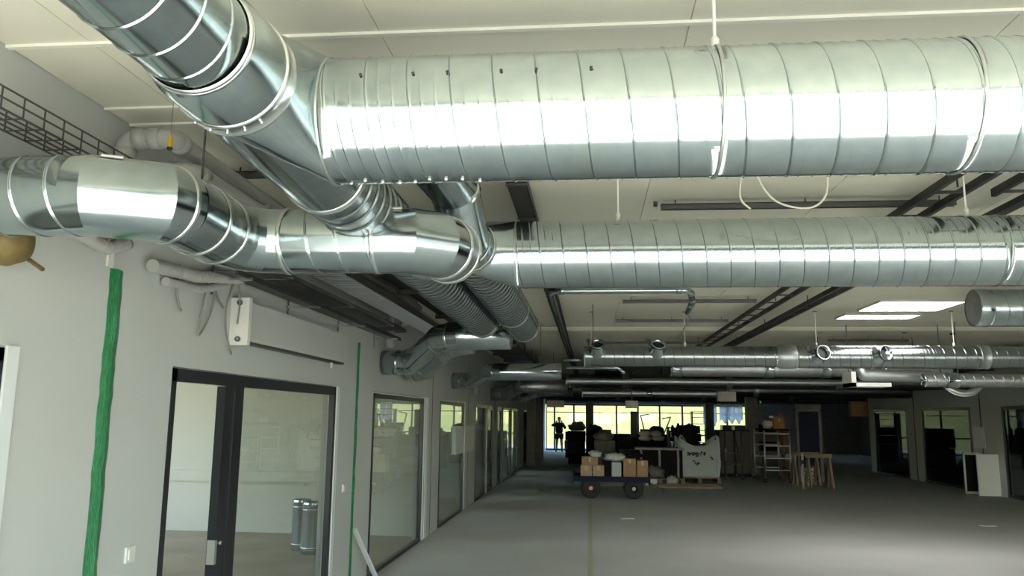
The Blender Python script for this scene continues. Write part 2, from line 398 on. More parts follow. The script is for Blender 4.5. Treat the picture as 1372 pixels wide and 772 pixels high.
# near facade behind the camera
fw_ = MB(); fw_.box(-9.2, 14.2, FY - 0.25, FY, 3.05, CE + 0.02)
fw_.box(9.8, 14.2, FY - 0.25, FY, 0, 3.05); fw_.box(-9.2, WX, FY - 0.25, FY, 0, 3.05)
fw_.build('wall_front', WALL, kind='structure')
n = 7
for k in range(n):
    a = WX + (RX - WX) * k / n; b = WX + (RX - WX) * (k + 1) / n; m = MB()
    m.box(a, a + 0.05, FY - 0.15, FY - 0.05, 0, 3.05); m.box(b - 0.05, b, FY - 0.15, FY - 0.05, 0, 3.05)
    m.box(a, b, FY - 0.15, FY - 0.05, 2.99, 3.05); m.box(a, b, FY - 0.15, FY - 0.05, 0, 0.06)
    root = m.build('window_%d' % (60 + k), BLACK, kind='structure')
    MB().box(a + 0.05, b - 0.05, FY - 0.105, FY - 0.095, 0.06, 2.99).build('glass_pane', GLASSN, root)

# outside
MB().box(-120, 120, FY - 80, FY - 0.25, -0.3, -0.03).build('ground_front', GRAVEL, kind='structure')
MB().box(-60, SX - 0.3, FY - 0.25, 52, -0.3, -0.05).build('ground_side', GRAVEL, kind='structure')
gm = MB(); nx, ny = 40, 14; y0g, y1g = BY + 0.3, 150
for j in range(ny + 1):
    for i in range(nx + 1):
        x_ = -90 + 180 * i / nx; y_ = y0g + (y1g - y0g) * j / ny; t = max(0, (y_ - 56) / 60)
        gm.v.append((x_, y_, -0.05 + 7.5 * min(1, t) ** 1.1 + 0.5 * sin(x_ * 0.11) * min(1, t)))
for j in range(ny):
    for i in range(nx):
        a = j * (nx + 1) + i; gm.f.append((a, a + 1, a + nx + 2, a + nx + 1)); gm.sm.append(True)
gm.build('ground_back', GRASS, kind='structure')
PAVE = mat('grey_paving', (0.17, 0.175, 0.16), 0.9, 0, 0.2, 3)
MB().box(-30, 40, BY + 0.3, 54, -0.1, -0.02).build('ground_terrace', PAVE, kind='structure')
def blob(mb, c, r, sq=1.0, n=10, jit=0.2):
    rs = []
    for i in range(1, n):
        ph = pi * i / n; ring = []
        for j in range(12):
            q = 1 + random.uniform(-jit, jit)
            ring.append(Vector(c) + Vector((sin(ph) * cos(j * pi / 6) * r * q, sin(ph) * sin(j * pi / 6) * r * q, cos(ph) * r * sq * q)))
        rs.append(ring)
    mb.rings(rs, True, True, True)
for k, (tx, ty, th) in enumerate([(-16, 96, 7), (-5, 104, 8.5), (6, 98, 7), (17, 102, 9), (28, 97, 7)]):
    tz = 4.8
    t = thing('broadleaf_tree', ['leftmost round green tree on the grass rise beyond the far windows', 'second round tree from the left beyond the far windows', 'middle round green tree beyond the far windows', 'tallest round tree right of middle beyond the far windows', 'rightmost round green tree beyond the far windows'][k], 'tree', (tx, ty, tz), 'trees outside the far windows')
    m = MB()
    for q in range(7): blob(m, (tx + random.uniform(-2.2, 2.2), ty + random.uniform(-2, 2), tz + th * random.uniform(0.5, 0.9)), random.uniform(1.6, 2.6), 0.8)
    m.build('crown', LEAF, t)
    MB().lathe((tx, ty, tz - 1), (0, 0, 1), [(0, 0.3), (th * 0.6, 0.2)], 10).build('trunk', BARK, t)

# columns
def column(n_, x, y, w_=0.34, m=GREYP):
    MB().box(x - w_ / 2, x + w_ / 2, y - w_ / 2, y + w_ / 2, 0, CE).build('column_%d' % n_, m, kind='structure')
column(1, 0.0, 36); column(2, 5.35, 27.5, 0.36); column(3, 5.35, 37, 0.36); column(4, -2.17, 30.0, 0.3); column(5, 10.4, 30.5, 0.34, CREAM)
MB().box(WX, -1.9, 33.5, 33.7, 0, CE).build('wall_pier_1', GREYP, kind='structure')
# floor marks
MB().quad([(-0.03, 1.0, 0.002), (0.03, 1.0, 0.002), (0.03, 19, 0.002), (-0.03, 19, 0.002)]).build('trim_1', YLINE, kind='structure')

# ------------------------------------------------------------------ ducts
def hanger(x, y, z0, z1, label, white=True, strap=None, group='threaded duct hangers'):
    t = thing('duct_hanger', label, 'hanger', (x, y, z1), group)
    MB().lathe((x, y, z0), (0, 0, 1), [(0, 0.006), (z1 - z0, 0.006)], 8).build('threaded_rod', STEEL if not white else WHITE, t)
    MB().lathe((x, y, z0 - 0.01), (0, 0, 1), [(0, 0.016), (0.05, 0.016), (0.06, 0.008)], 10, True, True).build('end_cap', WHITE, t)
    MB().box(x - 0.025, x + 0.025, y - 0.02, y + 0.02, z1 - 0.008, z1).build('ceiling_plate', STEEL, t)
    return t
HZ = 1.75
# main overhead run along the left with its tee
d = thing('main_duct', 'near galvanised duct coming from the top left to the flared tee', 'duct', (-1.06, 1.0, 2.58))
MB().spiral((-1.05, -1.2, HZ + 1.0), (-1.05, 1.95, HZ + 1.0), 0.150, 64, 0.137, False, seamh=0.003).build('spiral_section', GALV, d)
MB().lathe((-1.05, 1.93, HZ + 1.0), (0, 1, 0), [(0, 0.156), (0.02, 0.160), (0.05, 0.172), (0.2, 0.178)], 64).build('reducer', GALV, d)
collar(d, (-1.05, 1.93, HZ + 1.0), (0, 1, 0), 0.154, 0.022, 64)
collar(d, (-1.05, 2.155, HZ + 1.0), (0, 1, 0), 0.177, 0.07, 64)
MB().gores([(-1.052, 2.13, HZ + 0.998), (-1.07, 3.05, HZ + 0.98)], 0.172, 64).build('tee_body', GALV, d)
MB().rings(branch_loft((-1.05, 2.18, HZ + 1.0), (0, 1, 0), 0.177, (-0.86, 2.54, HZ + 0.99), (1, 0, 0), 0.214)).build('tee_branch', GALV, d)
collar(d, (-1.07, 3.05, HZ + 0.98), (0, 1, 0), 0.172, 0.03, 64)
for k in range(7):
    a = rad(200 + k * 17); sx = -1.05 + 0.183 * cos(a); sz = HZ + 1.0 + 0.183 * sin(a)
    MB().lathe((sx, 2.155, sz), (cos(a), 0, sin(a)), [(-0.004, 0.005), (0.004, 0.005)], 8, True, True).build('screw', SEAM, d)
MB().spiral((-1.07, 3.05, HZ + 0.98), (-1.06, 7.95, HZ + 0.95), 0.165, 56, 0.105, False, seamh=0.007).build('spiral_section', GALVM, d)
collar(d, (-1.06, 7.8, HZ + 0.95), (0, 1, 0), 0.165, 0.05)
# crossing duct 1
d = thing('crossing_duct', 'largest and nearest spiral duct crossing the top of the picture', 'duct', (-0.86, 2.54, 2.53), 'spiral ducts running across the hall')
q = (2.54, HZ + 0.99)
MB().spiral((-0.86, *q), (0.41, *q), 0.211, 96, phase=0.02).build('spiral_section', GALV, d)
MB().spiral((0.41, *q), (1.16, *q), 0.211, 96, phase=0.05).build('spiral_section', GALV, d)
MB().spiral((1.16, *q), (6.0, *q), 0.211, 96, phase=0.09).build('spiral_section', GALV, d)
for xx in (-0.86, 0.41, 1.16): MB().lathe((xx, *q), (1, 0, 0), [(-.006, .212), (-.004, .2165), (.004, .2165), (.006, .212)], 96).build('joint_ring', GALVD, d)
for k in range(6): MB().lathe((-0.72 + 0.14 * k + (k % 2) * .03, 2.54 - 0.2, HZ + 0.99 + 0.08), (0, -1, 0.4), [(-0.004, 0.005), (0.002, 0.005)], 8, True, True).build('screw', DSTEEL, d)
for k in range(9): MB().lathe((-0.80 + 0.055 * k, 2.54 + random.uniform(-.02, .02), HZ + 0.99 - 0.214), (0, 0, -1), [(-0.004, 0.006), (0.003, 0.005)], 8, True, True).build('sealant_bead', WHITE, d)
# crossing duct 2
d = thing('crossing_duct', 'second spiral duct across the hall, behind the largest one', 'duct', (-0.45, 4.8, 2.53), 'spiral ducts running across the hall')
q = (4.8, HZ + 0.985)
MB().spiral((-0.44, *q), (2.35, *q), 0.205, 80, phase=0.01).build('spiral_section', GALV, d)
MB().spiral((2.35, *q), (7.5, *q), 0.205, 80, phase=0.06).build('spiral_section', GALV, d)
for xx in (-0.44, 2.35): MB().lathe((xx, *q), (1, 0, 0), [(-.006, .206), (-.004, .211), (.004, .211), (.006, .206)], 80).build('joint_ring', GALVD, d)
# riser and tee that feed it
d = thing('branch_duct', 'duct with stacked ring flanges rising behind the largest duct into the second one', 'duct', (-0.7, 4.6, 2.57))
path = fillet([(-1.0, 3.45, 3.0), (-0.80, 3.75, 3.03), (-0.73, 4.2, 2.98), (-0.70, 4.42, HZ + 0.985), (-0.70, 4.6, HZ + 0.985)], 0.03, 2)
MB().gores(path, 0.135, 48).build('offset_elbow', GALV, d)
for k in (4, 6, 9): 
    if k < len(path) - 1: collar(d, path[k], path[k + 1] - path[k - 1], 0.136, 0.018, 48)
MB().lathe((-0.70, 4.42, HZ + 0.985), (0, 1, 0), [(0, .14), (.05, .155), (.16, .155)], 48).build('reducer', GALV, d)
collar(d, (-0.70, 4.52, HZ + 0.985), (0, 1, 0), 0.157, 0.06, 48)
MB().rings(branch_loft((-0.70, 4.55, HZ + 0.985), (0, 1, 0), 0.158, (-0.43, 4.8, HZ + 0.985), (1, 0, 0), 0.206)).build('tee_branch', GALV, d)
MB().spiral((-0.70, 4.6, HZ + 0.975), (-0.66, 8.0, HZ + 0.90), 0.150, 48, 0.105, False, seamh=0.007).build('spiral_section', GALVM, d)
collar(d, (-0.675, 6.9, HZ + 0.925), (0, 1, -.02), 0.15, 0.04); collar(d, (-0.66, 7.98, HZ + 0.9), (0, 1, 0), 0.15, 0.03)
# low left duct with two bends
d = thing('offset_duct', 'lower galvanised duct zigzagging from the left wall in front of the white wall', 'duct', (-1.7, 3.2, 2.41))
h = HZ + 0.82; r = 0.154
MB().spiral((-2.395, 2.79, h), (-1.92, 2.795, h), r, 64, 0.137, False).build('spiral_section', GALV, d)
MB().gores([(-1.93, 2.795, h), (-1.885, 2.795, h), (-1.68, 2.90, h), (-1.655, 2.99, h)], r + .002, 64).build('elbow', GALV, d)
MB().gores([(-1.66, 2.96, h), (-1.665, 3.20, h), (-1.67, 3.38, h), (-1.64, 3.52, h), (-1.55, 3.61, h), (-1.44, 3.63, h)], r, 64).build('elbow', GALV, d)
for p, dr in (((-1.668, 2.94, h), (.25, 1, 0)), ((-1.664, 3.17, h), (0, 1, 0)), ((-1.67, 3.36, h), (0, 1, 0)), ((-1.43, 3.63, h), (1, 0, 0))):
    collar(d, p, dr, r + .001, 0.014, 64)
MB().spiral((-1.44, 3.63, h), (-0.98, 3.63, h), r, 64, 0.137, False).build('spiral_section', GALV, d)
MB().gores([(-0.99, 3.63, h), (-0.84, 3.64, h), (-0.74, 3.72, h), (-0.71, 3.82, h)], r + .002, 64).build('elbow', GALV, d)
collar(d, (-0.99, 3.63, h), (1, 0, 0), r, 0.014, 64)
collar(d, (-0.715, 3.80, h), (0.25, 1, 0), r + .002, 0.02, 64); collar(d, (-0.70, 3.88, h), (0.1, 1, 0), r + .008, 0.03, 64)
MB().gores([(-0.71, 3.82, h), (-0.70, 3.95, h), (-0.78, 4.25, h + .05), (-0.98, 4.55, h + .12)], r - .012, 48).build('merging_branch', GALVD, d)
sx0, sx1 = -2.02, -1.93
lab1 = MB().cbox((-1.794, 2.747, h + 0.140), (0.075, 0.006, 0.016), rad(27), 0, rad(-60)).build('label_sticker', WHITE, d, label='small white label on the bend')
MB().cbox((-0.90, 3.63 - 0.079, h + 0.138), (0.065, 0.008, 0.018), 0, 0, rad(-60)).build('label_sticker', WHITE, d, label='small white label on the right bend')
# hanger rod near the zigzag
hanger(-1.93, 3.70, 2.78, CE, 'grey threaded rod between near tee duct and the zigzag duct', False)
hanger(0.42, 2.54, HZ + 0.99 + 0.215, CE, 'white hanger rod above the largest duct, at the top edge')
hanger(0.18, 4.8, HZ + 0.985 + 0.21, CE, 'white tipped hanger rod on the left half of the second duct')
hanger(2.21, 4.8, HZ + 0.985 + 0.21, CE, 'white hanger rod on the right half of the second duct')

# duct F and followers
def sduct(pts, r, lab, m=GALV, n=3, rf=0.28, spiralp=None, extra=None):
    d = thing('swan_neck_duct', lab, 'duct', pts[0], 'ducts bending up from the left wall')
    P = fillet(pts, rf, n)
    MB().gores(P, r, 36, True, True).build('bent_section', m, d)
    q_ = Vector(pts[-1]) * .7 + Vector(pts[-2]) * .3; MB().lathe((q_.x, q_.y, q_.z + r - .01), (0, 0, 1), [(0, .007), (CE - q_.z - r + .01, .007)], 6).build('hanger_rod', STEEL, d)
    for k in range(1, len(P) - 1, 2): collar(d, P[k], P[k + 1] - P[k - 1], r, 0.02, 36, m=GALV)
    return d
sduct([(-2.39, 9.15, 2.36), (-2.05, 9.12, 2.36), (-1.50, 8.17, 2.575), (-0.80, 8.15, 2.575)], 0.145, 'first swan-neck duct at the left wall, under the two ribbed ducts')
sduct([(-2.34, 10.2, 2.31), (-2.10, 10.15, 2.31), (-1.70, 9.5, 2.56), (-1.38, 9.46, 2.60)], 0.11, 'thinner swan-neck duct tucked just behind the first one', m=GALVD)
sduct([(-2.39, 14.0, 2.37), (-2.1, 13.95, 2.37), (-1.62, 13.1, 2.48), (-0.45, 13.1, 2.48)], 0.14, 'third swan-neck duct with a bright straight top, beyond the white wall papers', rf=0.3)
sduct([(-2.39, 19.6, 2.30), (-2.0, 19.5, 2.30), (-1.6, 18.7, 2.46), (-0.5, 18.7, 2.46)], 0.15, 'fourth swan-neck duct, dark and far along the left wall', m=GALVD)
sduct([(-2.39, 24.9, 2.35), (-2.0, 24.8, 2.35), (-1.6, 24.0, 2.5), (-0.5, 24.0, 2.5)], 0.15, 'farthest dark swan-neck duct on the left wall', m=GALVD)
# middle crossing duct with open stubs
d = thing('crossing_duct', 'third crossing duct, thinner, with four open stubs on top', 'duct', (-0.07, 11.4, 2.48), 'spiral ducts running across the hall')
q = (11.4, 2.615)
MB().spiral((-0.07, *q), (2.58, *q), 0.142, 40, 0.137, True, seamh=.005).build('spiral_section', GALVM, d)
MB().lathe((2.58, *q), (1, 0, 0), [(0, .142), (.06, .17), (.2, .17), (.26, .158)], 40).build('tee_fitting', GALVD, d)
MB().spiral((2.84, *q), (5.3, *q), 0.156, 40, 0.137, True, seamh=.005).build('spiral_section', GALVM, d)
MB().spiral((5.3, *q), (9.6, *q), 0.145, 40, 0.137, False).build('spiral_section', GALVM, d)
collar(d, (5.3, *q), (1, 0, 0), 0.158, 0.12, 40, m=GALVD)
MB().lathe((-0.07, *q), (-1, 0, 0), [(0, .142), (.01, .142), (.012, 0.1)], 40, False, True).build('end_cap', GALVD, d)
for xx, dz, dx in ((0.11, .16, 0), (0.93, .16, .1), (3.09, .06, .2), (3.88, .06, .3)):
    dr = Vector((dx, -0.62, .60 if dz > .1 else .12)).normalized(); p = Vector((xx, 11.4, 2.615))
    st = MB().lathe(p, dr, [(.05, .13), (.13, .125), (.17, .098), (.225, .098), (.23, .108), (.24, .108), (.245, .09), (.17, .085)], 28).build('branch_stub', GALV, d)
    MB().lathe(p + dr.normalized() * .19, dr, [(0, .088), (.002, .0)], 28).build('stub_damper', BLACK if dz > .1 and dx == 0 else DSTEEL, st)
    MB().beam(p + dr.normalized() * .2 + Vector((-.1, 0, 0)), p + dr.normalized() * .2 + Vector((-.13, 0, .09)), .02, .05).build('stub_lever', DSTEEL, st)
for k, xx in enumerate((0.03, 1.34, 3.13, 4.95)):
    hanger(xx, 11.4, 2.615 + .15, CE, 'thin white rod above the third duct, ' + ['at its left end', 'above the second stub', 'above the third stub', 'rightmost of four'][k])
# capped duct at the right
d = thing('capped_duct', 'short wide duct with a grey end cap at the right edge, blue tape on it', 'duct', (4.1, 8.95, 2.75))
q = (8.95, HZ + 1.21)
MB().lathe((4.12, *q), (1, 0, 0), [(-.01, .195), (0, .206), (.12, .206), (.125, .202)], 56).build('cap_rim', GALV, d)
MB().lathe((4.115, *q), (-1, 0, 0), [(0, .2), (.004, .0)], 56).build('end_cap', GREYP, d)
MB().spiral((4.24, *q), (8.5, *q), 0.2, 56, 0.137, False).build('spiral_section', GALV, d)
MB().cbox((4.68, 8.95 - .165, HZ + 1.21 + .125), (.14, .004, .10), 0, 0, rad(-38)).build('tape_patch', BLUET, d, label='blue tape patch')
# farther crossing ducts
def xduct(x0, x1, y, z, r, lab, m=GALVD, rings=(), cat='duct'):
    d = thing('crossing_duct', lab, cat, (x0, y, z - r), 'spiral ducts running across the hall')
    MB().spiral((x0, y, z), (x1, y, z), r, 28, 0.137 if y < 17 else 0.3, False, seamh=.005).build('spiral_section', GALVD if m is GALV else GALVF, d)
    for p in (x0, x1): MB().lathe((p, y, z), (1 if p == x1 else -1, 0, 0), [(0, r), (.012, r), (.014, 0)], 28).build('end_cap', m, d)
    for p in rings: collar(d, (p, y, z), (1, 0, 0), r + .012, .16, 28, m=m)
    for p in (x0 + .5, (x0 + x1) / 2 + .2, x1 - .6): MB().lathe((p, y, z + r - .01), (0, 0, 1), [(0, .007), (CE - z - r + .01, .007)], 6).build('hanger_rod', STEEL, d)
    return d
xduct(1.5, 6.4, 15.0, 2.66, 0.14, 'crossing duct with dark bands right behind the third one', GALV, (1.6, 3.25, 4.25, 5.2))
xduct(-0.5, 5.9, 17.2, 2.52, 0.065, 'long thin bright pipe-like duct under the crossing ducts', GALV)
xduct(-0.5, 9.0, 20.2, 2.66, 0.17, 'dark crossing duct behind the long thin one', GALVD, (0.9, 3.4, 6))
xduct(-0.2, 3.7, 22.0, 2.42, 0.11, 'low duct with a bright sleeve above the loaded handcart', GALV, (1.6,))
xduct(-1.8, 9.5, 25.0, 2.62, 0.20, 'wide dark crossing duct over the stored pallets', GALVD, (2, 5))
xduct(-1.8, 9.5, 29.0, 2.60, 0.20, 'dark crossing duct beyond the pale column', GALVD, (1, 4, 7))
xduct(-1.8, 9.5, 33.5, 2.62, 0.22, 'dark crossing duct before the far column', GALVD, (3,))
xduct(-1.8, 9.5, 38.5, 2.65, 0.24, 'farthest crossing duct just before the far windows', GALVD, (2, 6))
xduct(6.5, 13.0, 31.5, 2.55, 0.2, 'dark duct in the recess right of the pallets', GALVD)
# right-hand fittings under the third duct
d = thing('flexible_duct', 'sagging flexible duct loop with a pale rim under the third duct at right', 'duct', (5.7, 13.0, 2.15))
pp = [Vector((5.72 + .30 * cos(a), 13.0 + .05 * sin(a), 2.42 + .24 * sin(a))) for a in [pi + pi * i / 12 for i in range(13)]]
MB().gores(pp, .05, 16, True, True, False).build('hose', GALVD, d); MB().lathe((5.42, 13.0, 2.40), (0, 0, 1), [(0, .007), (CE - 2.40, .007)], 6).build('hanger_rod', STEEL, d); MB().gores([p + Vector((0, -.03, -.045)) for p in pp], .012, 8, True, True, False).build('rim', SEAM, d)
xduct(5.0, 9.6, 12.6, 2.36, 0.10, 'small low duct at the right above the leaning white board', GALV, (5.4, 6.5))
d = thing('hood_fitting', 'white open-sided hood fitting hanging right of centre under the third duct', 'duct', (4.05, 13.0, 2.26))
MB().box(4.03, 4.62, 12.85, 13.3, 2.27, 2.33).box(4.03, 4.10, 12.85, 13.3, 2.27, 2.50).build('white_plate', WHITE, d)
MB().lathe((4.07, 13.1, 2.45), (0, 0, 1), [(0, .007), (CE - 2.45, .007)], 6).build('hanger_rod', STEEL, d)
MB().gores(fillet([(4.2, 13.1, 2.62), (4.3, 13.1, 2.46), (5.3, 13.1, 2.44)], .08, 3), .10, 24, True).build('elbow', GALVD, d)
for k, (xx, yy, zz, ww, hh) in enumerate([(2.98, 18.0, 2.24, .38, .21), (0.93, 18.0, 2.05, .27, .16), (-1.0, 24.0, 2.15, .5, .2)]):
    t = thing('junction_box', ['pale grey box hung above the white bulk bag', 'small pale grey box hung above the loaded handcart', 'pale box hung over the far left doorway'][k], 'box', (xx, yy, zz - hh / 2), 'pale boxes hanging under the ducts')
    MB().box(xx - ww / 2, xx + ww / 2, yy - .1, yy + .1, zz - hh / 2, zz + hh / 2).build('casing', SACK, t)
    MB().box(xx - ww * .42, xx + ww * .42, yy - .108, yy - .1, zz - hh * .4, zz + hh * .4).build('lid', SACK, t)
    MB().lathe((xx, yy, zz + hh / 2), (0, 0, 1), [(0, .01), (CE - zz - hh / 2, .01)], 8).build('drop_rod', STEEL, t)

# ------------------------------------------------------------------ rails, trays, conduits
def rail(x0, x1, y, z, lab):
    t = thing('mounting_rail', lab, 'rail', (x0, y, z), 'steel rails under the ceiling')
    m = MB().box(x0, x1, y - .02, y + .02, z + .034, z + .04).box(x0, x1, y - .02, y - .016, z, z + .04).box(x0, x1, y + .016, y + .02, z, z + .04)
    m.build('channel', STEEL, t)
    for xx in (x0 + .1, (x0 + x1) / 2, x1 - .1): MB().lathe((xx, y, z + .04), (0, 0, 1), [(0, .005), (CE - z - .04, .005)], 6).build('drop_rod', STEEL, t)
rail(0.5, 2.45, 5.46, 3.18, 'long steel rail between the two nearest crossing ducts')
rail(-2.33, -1.93, 4.55, 3.18, 'short dark rail at the left between zigzag and main duct')
rail(0.42, 2.05, 9.97, 3.17, 'steel rail behind the second duct, nearest of the parallel three')
rail(0.40, 2.05, 12.0, 3.17, 'steel rail behind the second duct, middle of the parallel three')
rail(0.0, 2.1, 15.0, 3.12, 'steel rail behind the second duct, farthest of the parallel three')
rail(4.3, 5.7, 14.9, 3.16, 'added dark rail standing for a shadow strip behind the lit panels at right')  # added rail, its dark steel stands for a shadow strip on the ceiling
def ladder(xa, xb, y0_, y1_, z, lab, m=DSTEEL, step=.6, h=.05, name='cable_ladder', cat='cable tray', w_=.02):
    t = thing(name, lab, cat, (xa, y0_, z), 'cable trays')
    MB().box(xa - w_ / 2, xa + w_ / 2, y0_, y1_, z, z + h).build('side_rail', m, t); MB().box(xb - w_ / 2, xb + w_ / 2, y0_, y1_, z, z + h).build('side_rail', m, t)
    yy = y0_ + .1; proto = None
    while yy < y1_:
        if proto is None: proto = MB().box(xa, xb, yy - .012, yy + .012, z, z + .014).build('rung', m, t); y00 = yy
        else:
            c = proto.copy(); COL.objects.link(c); c.parent = t; c.location = (0, yy - y00, 0)
        yy += step
    yy = y0_ + .6
    while yy < y1_:
        MB().lathe(((xa + xb) / 2, yy, z + .01), (0, 0, 1), [(0, .006), (CE - z - .01, .006)], 6).build('drop_rod', m, t); yy += 2.4
    return t
ladder(2.12, 2.32, 4.3, 16.5, 3.14, 'left cable ladder of the pair running away under the ceiling at right', w_=.03)
ladder(2.52, 2.74, 4.3, 5.1, 3.14, 'short near piece of the right cable ladder above the second duct', w_=.03)
ladder(2.58, 2.70, 6.9, 16.0, 3.10, 'right cable ladder of the pair running away under the ceiling', w_=.03)
MB_ = MB().box(2.70, 2.78, 4.9, 5.8, 3.12, 3.16); solo(MB_, 'cable_cover', DSTEEL, 'short black cable cover beside the ladders near the right edge', 'cable tray', (2.74, 5.3, 3.12))
# dark tray running away above the left side
t = thing('cable_tray', 'dark perforated tray running away left of centre above the ducts', 'cable tray', (-0.43, 4.2, 3.10), 'cable trays')
MB().box(-0.48, -0.36, 4.2, 26, 3.10, 3.104).box(-0.48, -0.475, 4.2, 26, 3.10, 3.16).box(-0.365, -0.36, 4.2, 26, 3.10, 3.16).build('tray', DSTEEL, t)
yy = 4.5
pr_ = None
while yy < 20:
    if pr_ is None: pr_ = MB().box(-.485, -.355, yy, yy + .03, 3.092, 3.10).build('bracket', STEEL, t); yb = yy
    else: c = pr_.copy(); COL.objects.link(c); c.parent = t; c.location = (0, yy - yb, 0)
    yy += .8
for xa_, xb_, y0_, y1_, z_, lab in ((-1.88, -1.30, 5.3, 42, 3.0, 'wide tray added to darken the ceiling along the left side'), (0.2, 0.8, 17, 42, 2.92, 'wide tray added to darken the ceiling over the handcart'), (2.6, 3.3, 17, 42, 2.95, 'wide tray added to darken the ceiling over the bulk bag'), (5.8, 6.6, 17, 42, 2.95, 'wide tray added to darken the ceiling over the standing door frame'), (8.0, 8.8, 16, 42, 2.9, 'wide tray added to darken the ceiling near the right wall')):
    t = thing('added_dark_tray', lab, 'cable tray', (xa_, y0_, z_), 'cable trays')  # dark trays added so that the ceiling behind them looks shaded
    MB().box(xa_, xb_, y0_, y1_, z_, z_ + .006).box(xa_, xa_ + .006, y0_, y1_, z_, z_ + .08).box(xb_ - .006, xb_, y0_, y1_, z_, z_ + .08).build('tray', DSTEEL, t)
    yy = y0_ + .5; pr_ = None
    while yy < y1_:
        if pr_ is None: pr_ = MB().box(xa_ - .04, xb_ + .04, yy, yy + .04, z_ - .04, z_).box(xa_ - .03, xa_ - .015, yy, yy + .015, z_, CE - .012).box(xb_ + .015, xb_ + .03, yy, yy + .015, z_, CE - .012).build('support_bracket', DSTEEL, t); yb = yy
        else: c = pr_.copy(); COL.objects.link(c); c.parent = t; c.location = (0, yy - yb, 0)
        yy += 2.0
    MB().gores([(xa_ + .15, y0_, z_ + .05), (xa_ + .18, y1_, z_ + .05)], .03, 8, True, True).build('cable_bundle', BLACK, t)
    MB().gores([(xa_ + .35, y0_, z_ + .05), (xa_ + .32, y1_, z_ + .05)], .035, 8, True, True).build('cable_bundle', BLACK, t)
# wire baskets on left wall
def basket(x0, x1, z, y0_, y1_, h, lab, m=STEEL, step=.12):
    t = thing('wire_basket_tray', lab, 'cable tray', (x0, y0_, z), 'cable trays')
    mm = MB(); n = 4
    for i in range(n + 1):
        xx = x0 + (x1 - x0) * i / n; mm.beam((xx, y0_, z), (xx, y1_, z), .006, .006)
    for xx in (x0, x1):
        for zz in (z + h / 2, z + h): mm.beam((xx, y0_, zz), (xx, y1_, zz), .006, .006)
    mm.build('long_wires', m, t)
    proto = None; yy = y0_
    while yy <= y1_:
        if proto is None:
            proto = MB().beam((x0, yy, z), (x1, yy, z), .005, .005).beam((x0, yy, z), (x0, yy, z + h), .005, .005).beam((x1, yy, z), (x1, yy, z + h), .005, .005).build('cross_wire', m, t); y00 = yy
        else: c = proto.copy(); COL.objects.link(c); c.parent = t; c.location = (0, yy - y00, 0)
        yy += step
    return t
basket(-2.37, -2.20, 2.88, 0.5, 4.6, .085, 'wire basket tray on the wall at the top left corner')
t = thing('wall_cable_tray', 'perforated steel cable tray high on the left wall above the white wall unit', 'cable tray', (-2.0, 4.6, 2.80), 'cable trays')
MB().box(-2.10, -1.82, 4.4, 12, 2.80, 2.804).box(-2.10, -2.095, 4.4, 12, 2.8, 2.86).box(-1.825, -1.82, 4.4, 12, 2.8, 2.86).build('tray', STEEL, t)
pr_ = None; yy = 4.45
while yy < 12:
    if pr_ is None: pr_ = MB().box(-2.09, -1.83, yy, yy + .02, 2.793, 2.8).build('tray_rib', GALVD, t); yb = yy
    else: c = pr_.copy(); COL.objects.link(c); c.parent = t; c.location = (0, yy - yb, 0)
    yy += .08
t = thing('wall_cable_tray', 'narrow dark-edged tray on brackets just above the white wall unit', 'cable tray', (-2.39, 4.6, 2.60), 'cable trays')
MB().box(-2.30, -2.17, 4.66, 9.0, 2.615, 2.625).build('tray', STEEL, t)
MB().box(-2.17, -2.155, 4.66, 9.0, 2.60, 2.635).build('dark_edge', DSTEEL, t)
for yy in (4.8, 6.1, 7.4, 8.7):
    MB().box(-2.40, -2.13, yy, yy + .03, 2.59, 2.605).box(-2.40, -2.39, yy, yy + .03, 2.5, 2.7).build('bracket', SEAM, t)
t = thing('wall_cable_tray', 'upper light steel tray on brackets between wall unit and perforated tray', 'cable tray', (-2.39, 5.0, 2.72), 'cable trays')
MB().box(-2.34, -2.14, 4.7, 9.2, 2.715, 2.72).box(-2.145, -2.14, 4.7, 9.2, 2.715, 2.755).build('tray', STEEL, t)
for yy in (5.4, 6.9, 8.4): MB().box(-2.40, -2.10, yy, yy + .03, 2.70, 2.714).build('bracket', SEAM, t)
# PVC drains
def pipe(pts, r, name, lab, m=PVC, cat='pipe', rf=.06, n=4, seg=20, group=None, loops=()):
    t = thing(name, lab, cat, pts[0], group)
    P = fillet(pts, rf, n) if len(pts) > 2 else [Vector(p) for p in pts]
    MB().gores(P, r, seg, True, True, False).build('pipe_run', m, t)
    pts = [Vector(p) for p in pts]
    for k in range(1, len(pts) - 1):
        a = (pts[k - 1] - pts[k]).normalized(); b = (pts[k + 1] - pts[k]).normalized()
        for dd in (a, b): MB().lathe(pts[k] + dd * (rf + .02), dd, [(-.03, r), (-.028, r * 1.15), (.03, r * 1.15), (.032, r)], seg).build('socket', m, t)
    return t
t = pipe([(-2.30, 3.62, 2.6), (-2.30, 3.62, 3.10), (-2.06, 3.62, 3.10), (-2.06, 9.2, 3.06)], .048, 'drain_pipe', 'grey plastic pipe rising at the wall and bending along under the ceiling')
MB().gores([(-2.06, 4.75, 3.08), (-2.06, 4.75, 2.93)], .045, 16, True, True).build('branch_socket', PVC, t); MB().gores([(-2.06, 5.0, 3.08), (-2.06, 5.0, 2.90)], .045, 16, True, True).build('branch_socket', PVC, t)
pipe([(-2.22, 3.72, 2.7), (-2.22, 3.72, 2.98), (-2.0, 3.76, 2.98), (-1.95, 9, 2.98)], .035, 'drain_pipe', 'thinner grey plastic pipe below the drain pipe at the left wall')
pipe([(-2.28, 9.0, 2.52), (-2.28, 9.0, 3.10)], .05, 'drain_pipe', 'vertical grey plastic pipe above the first swan-neck duct')
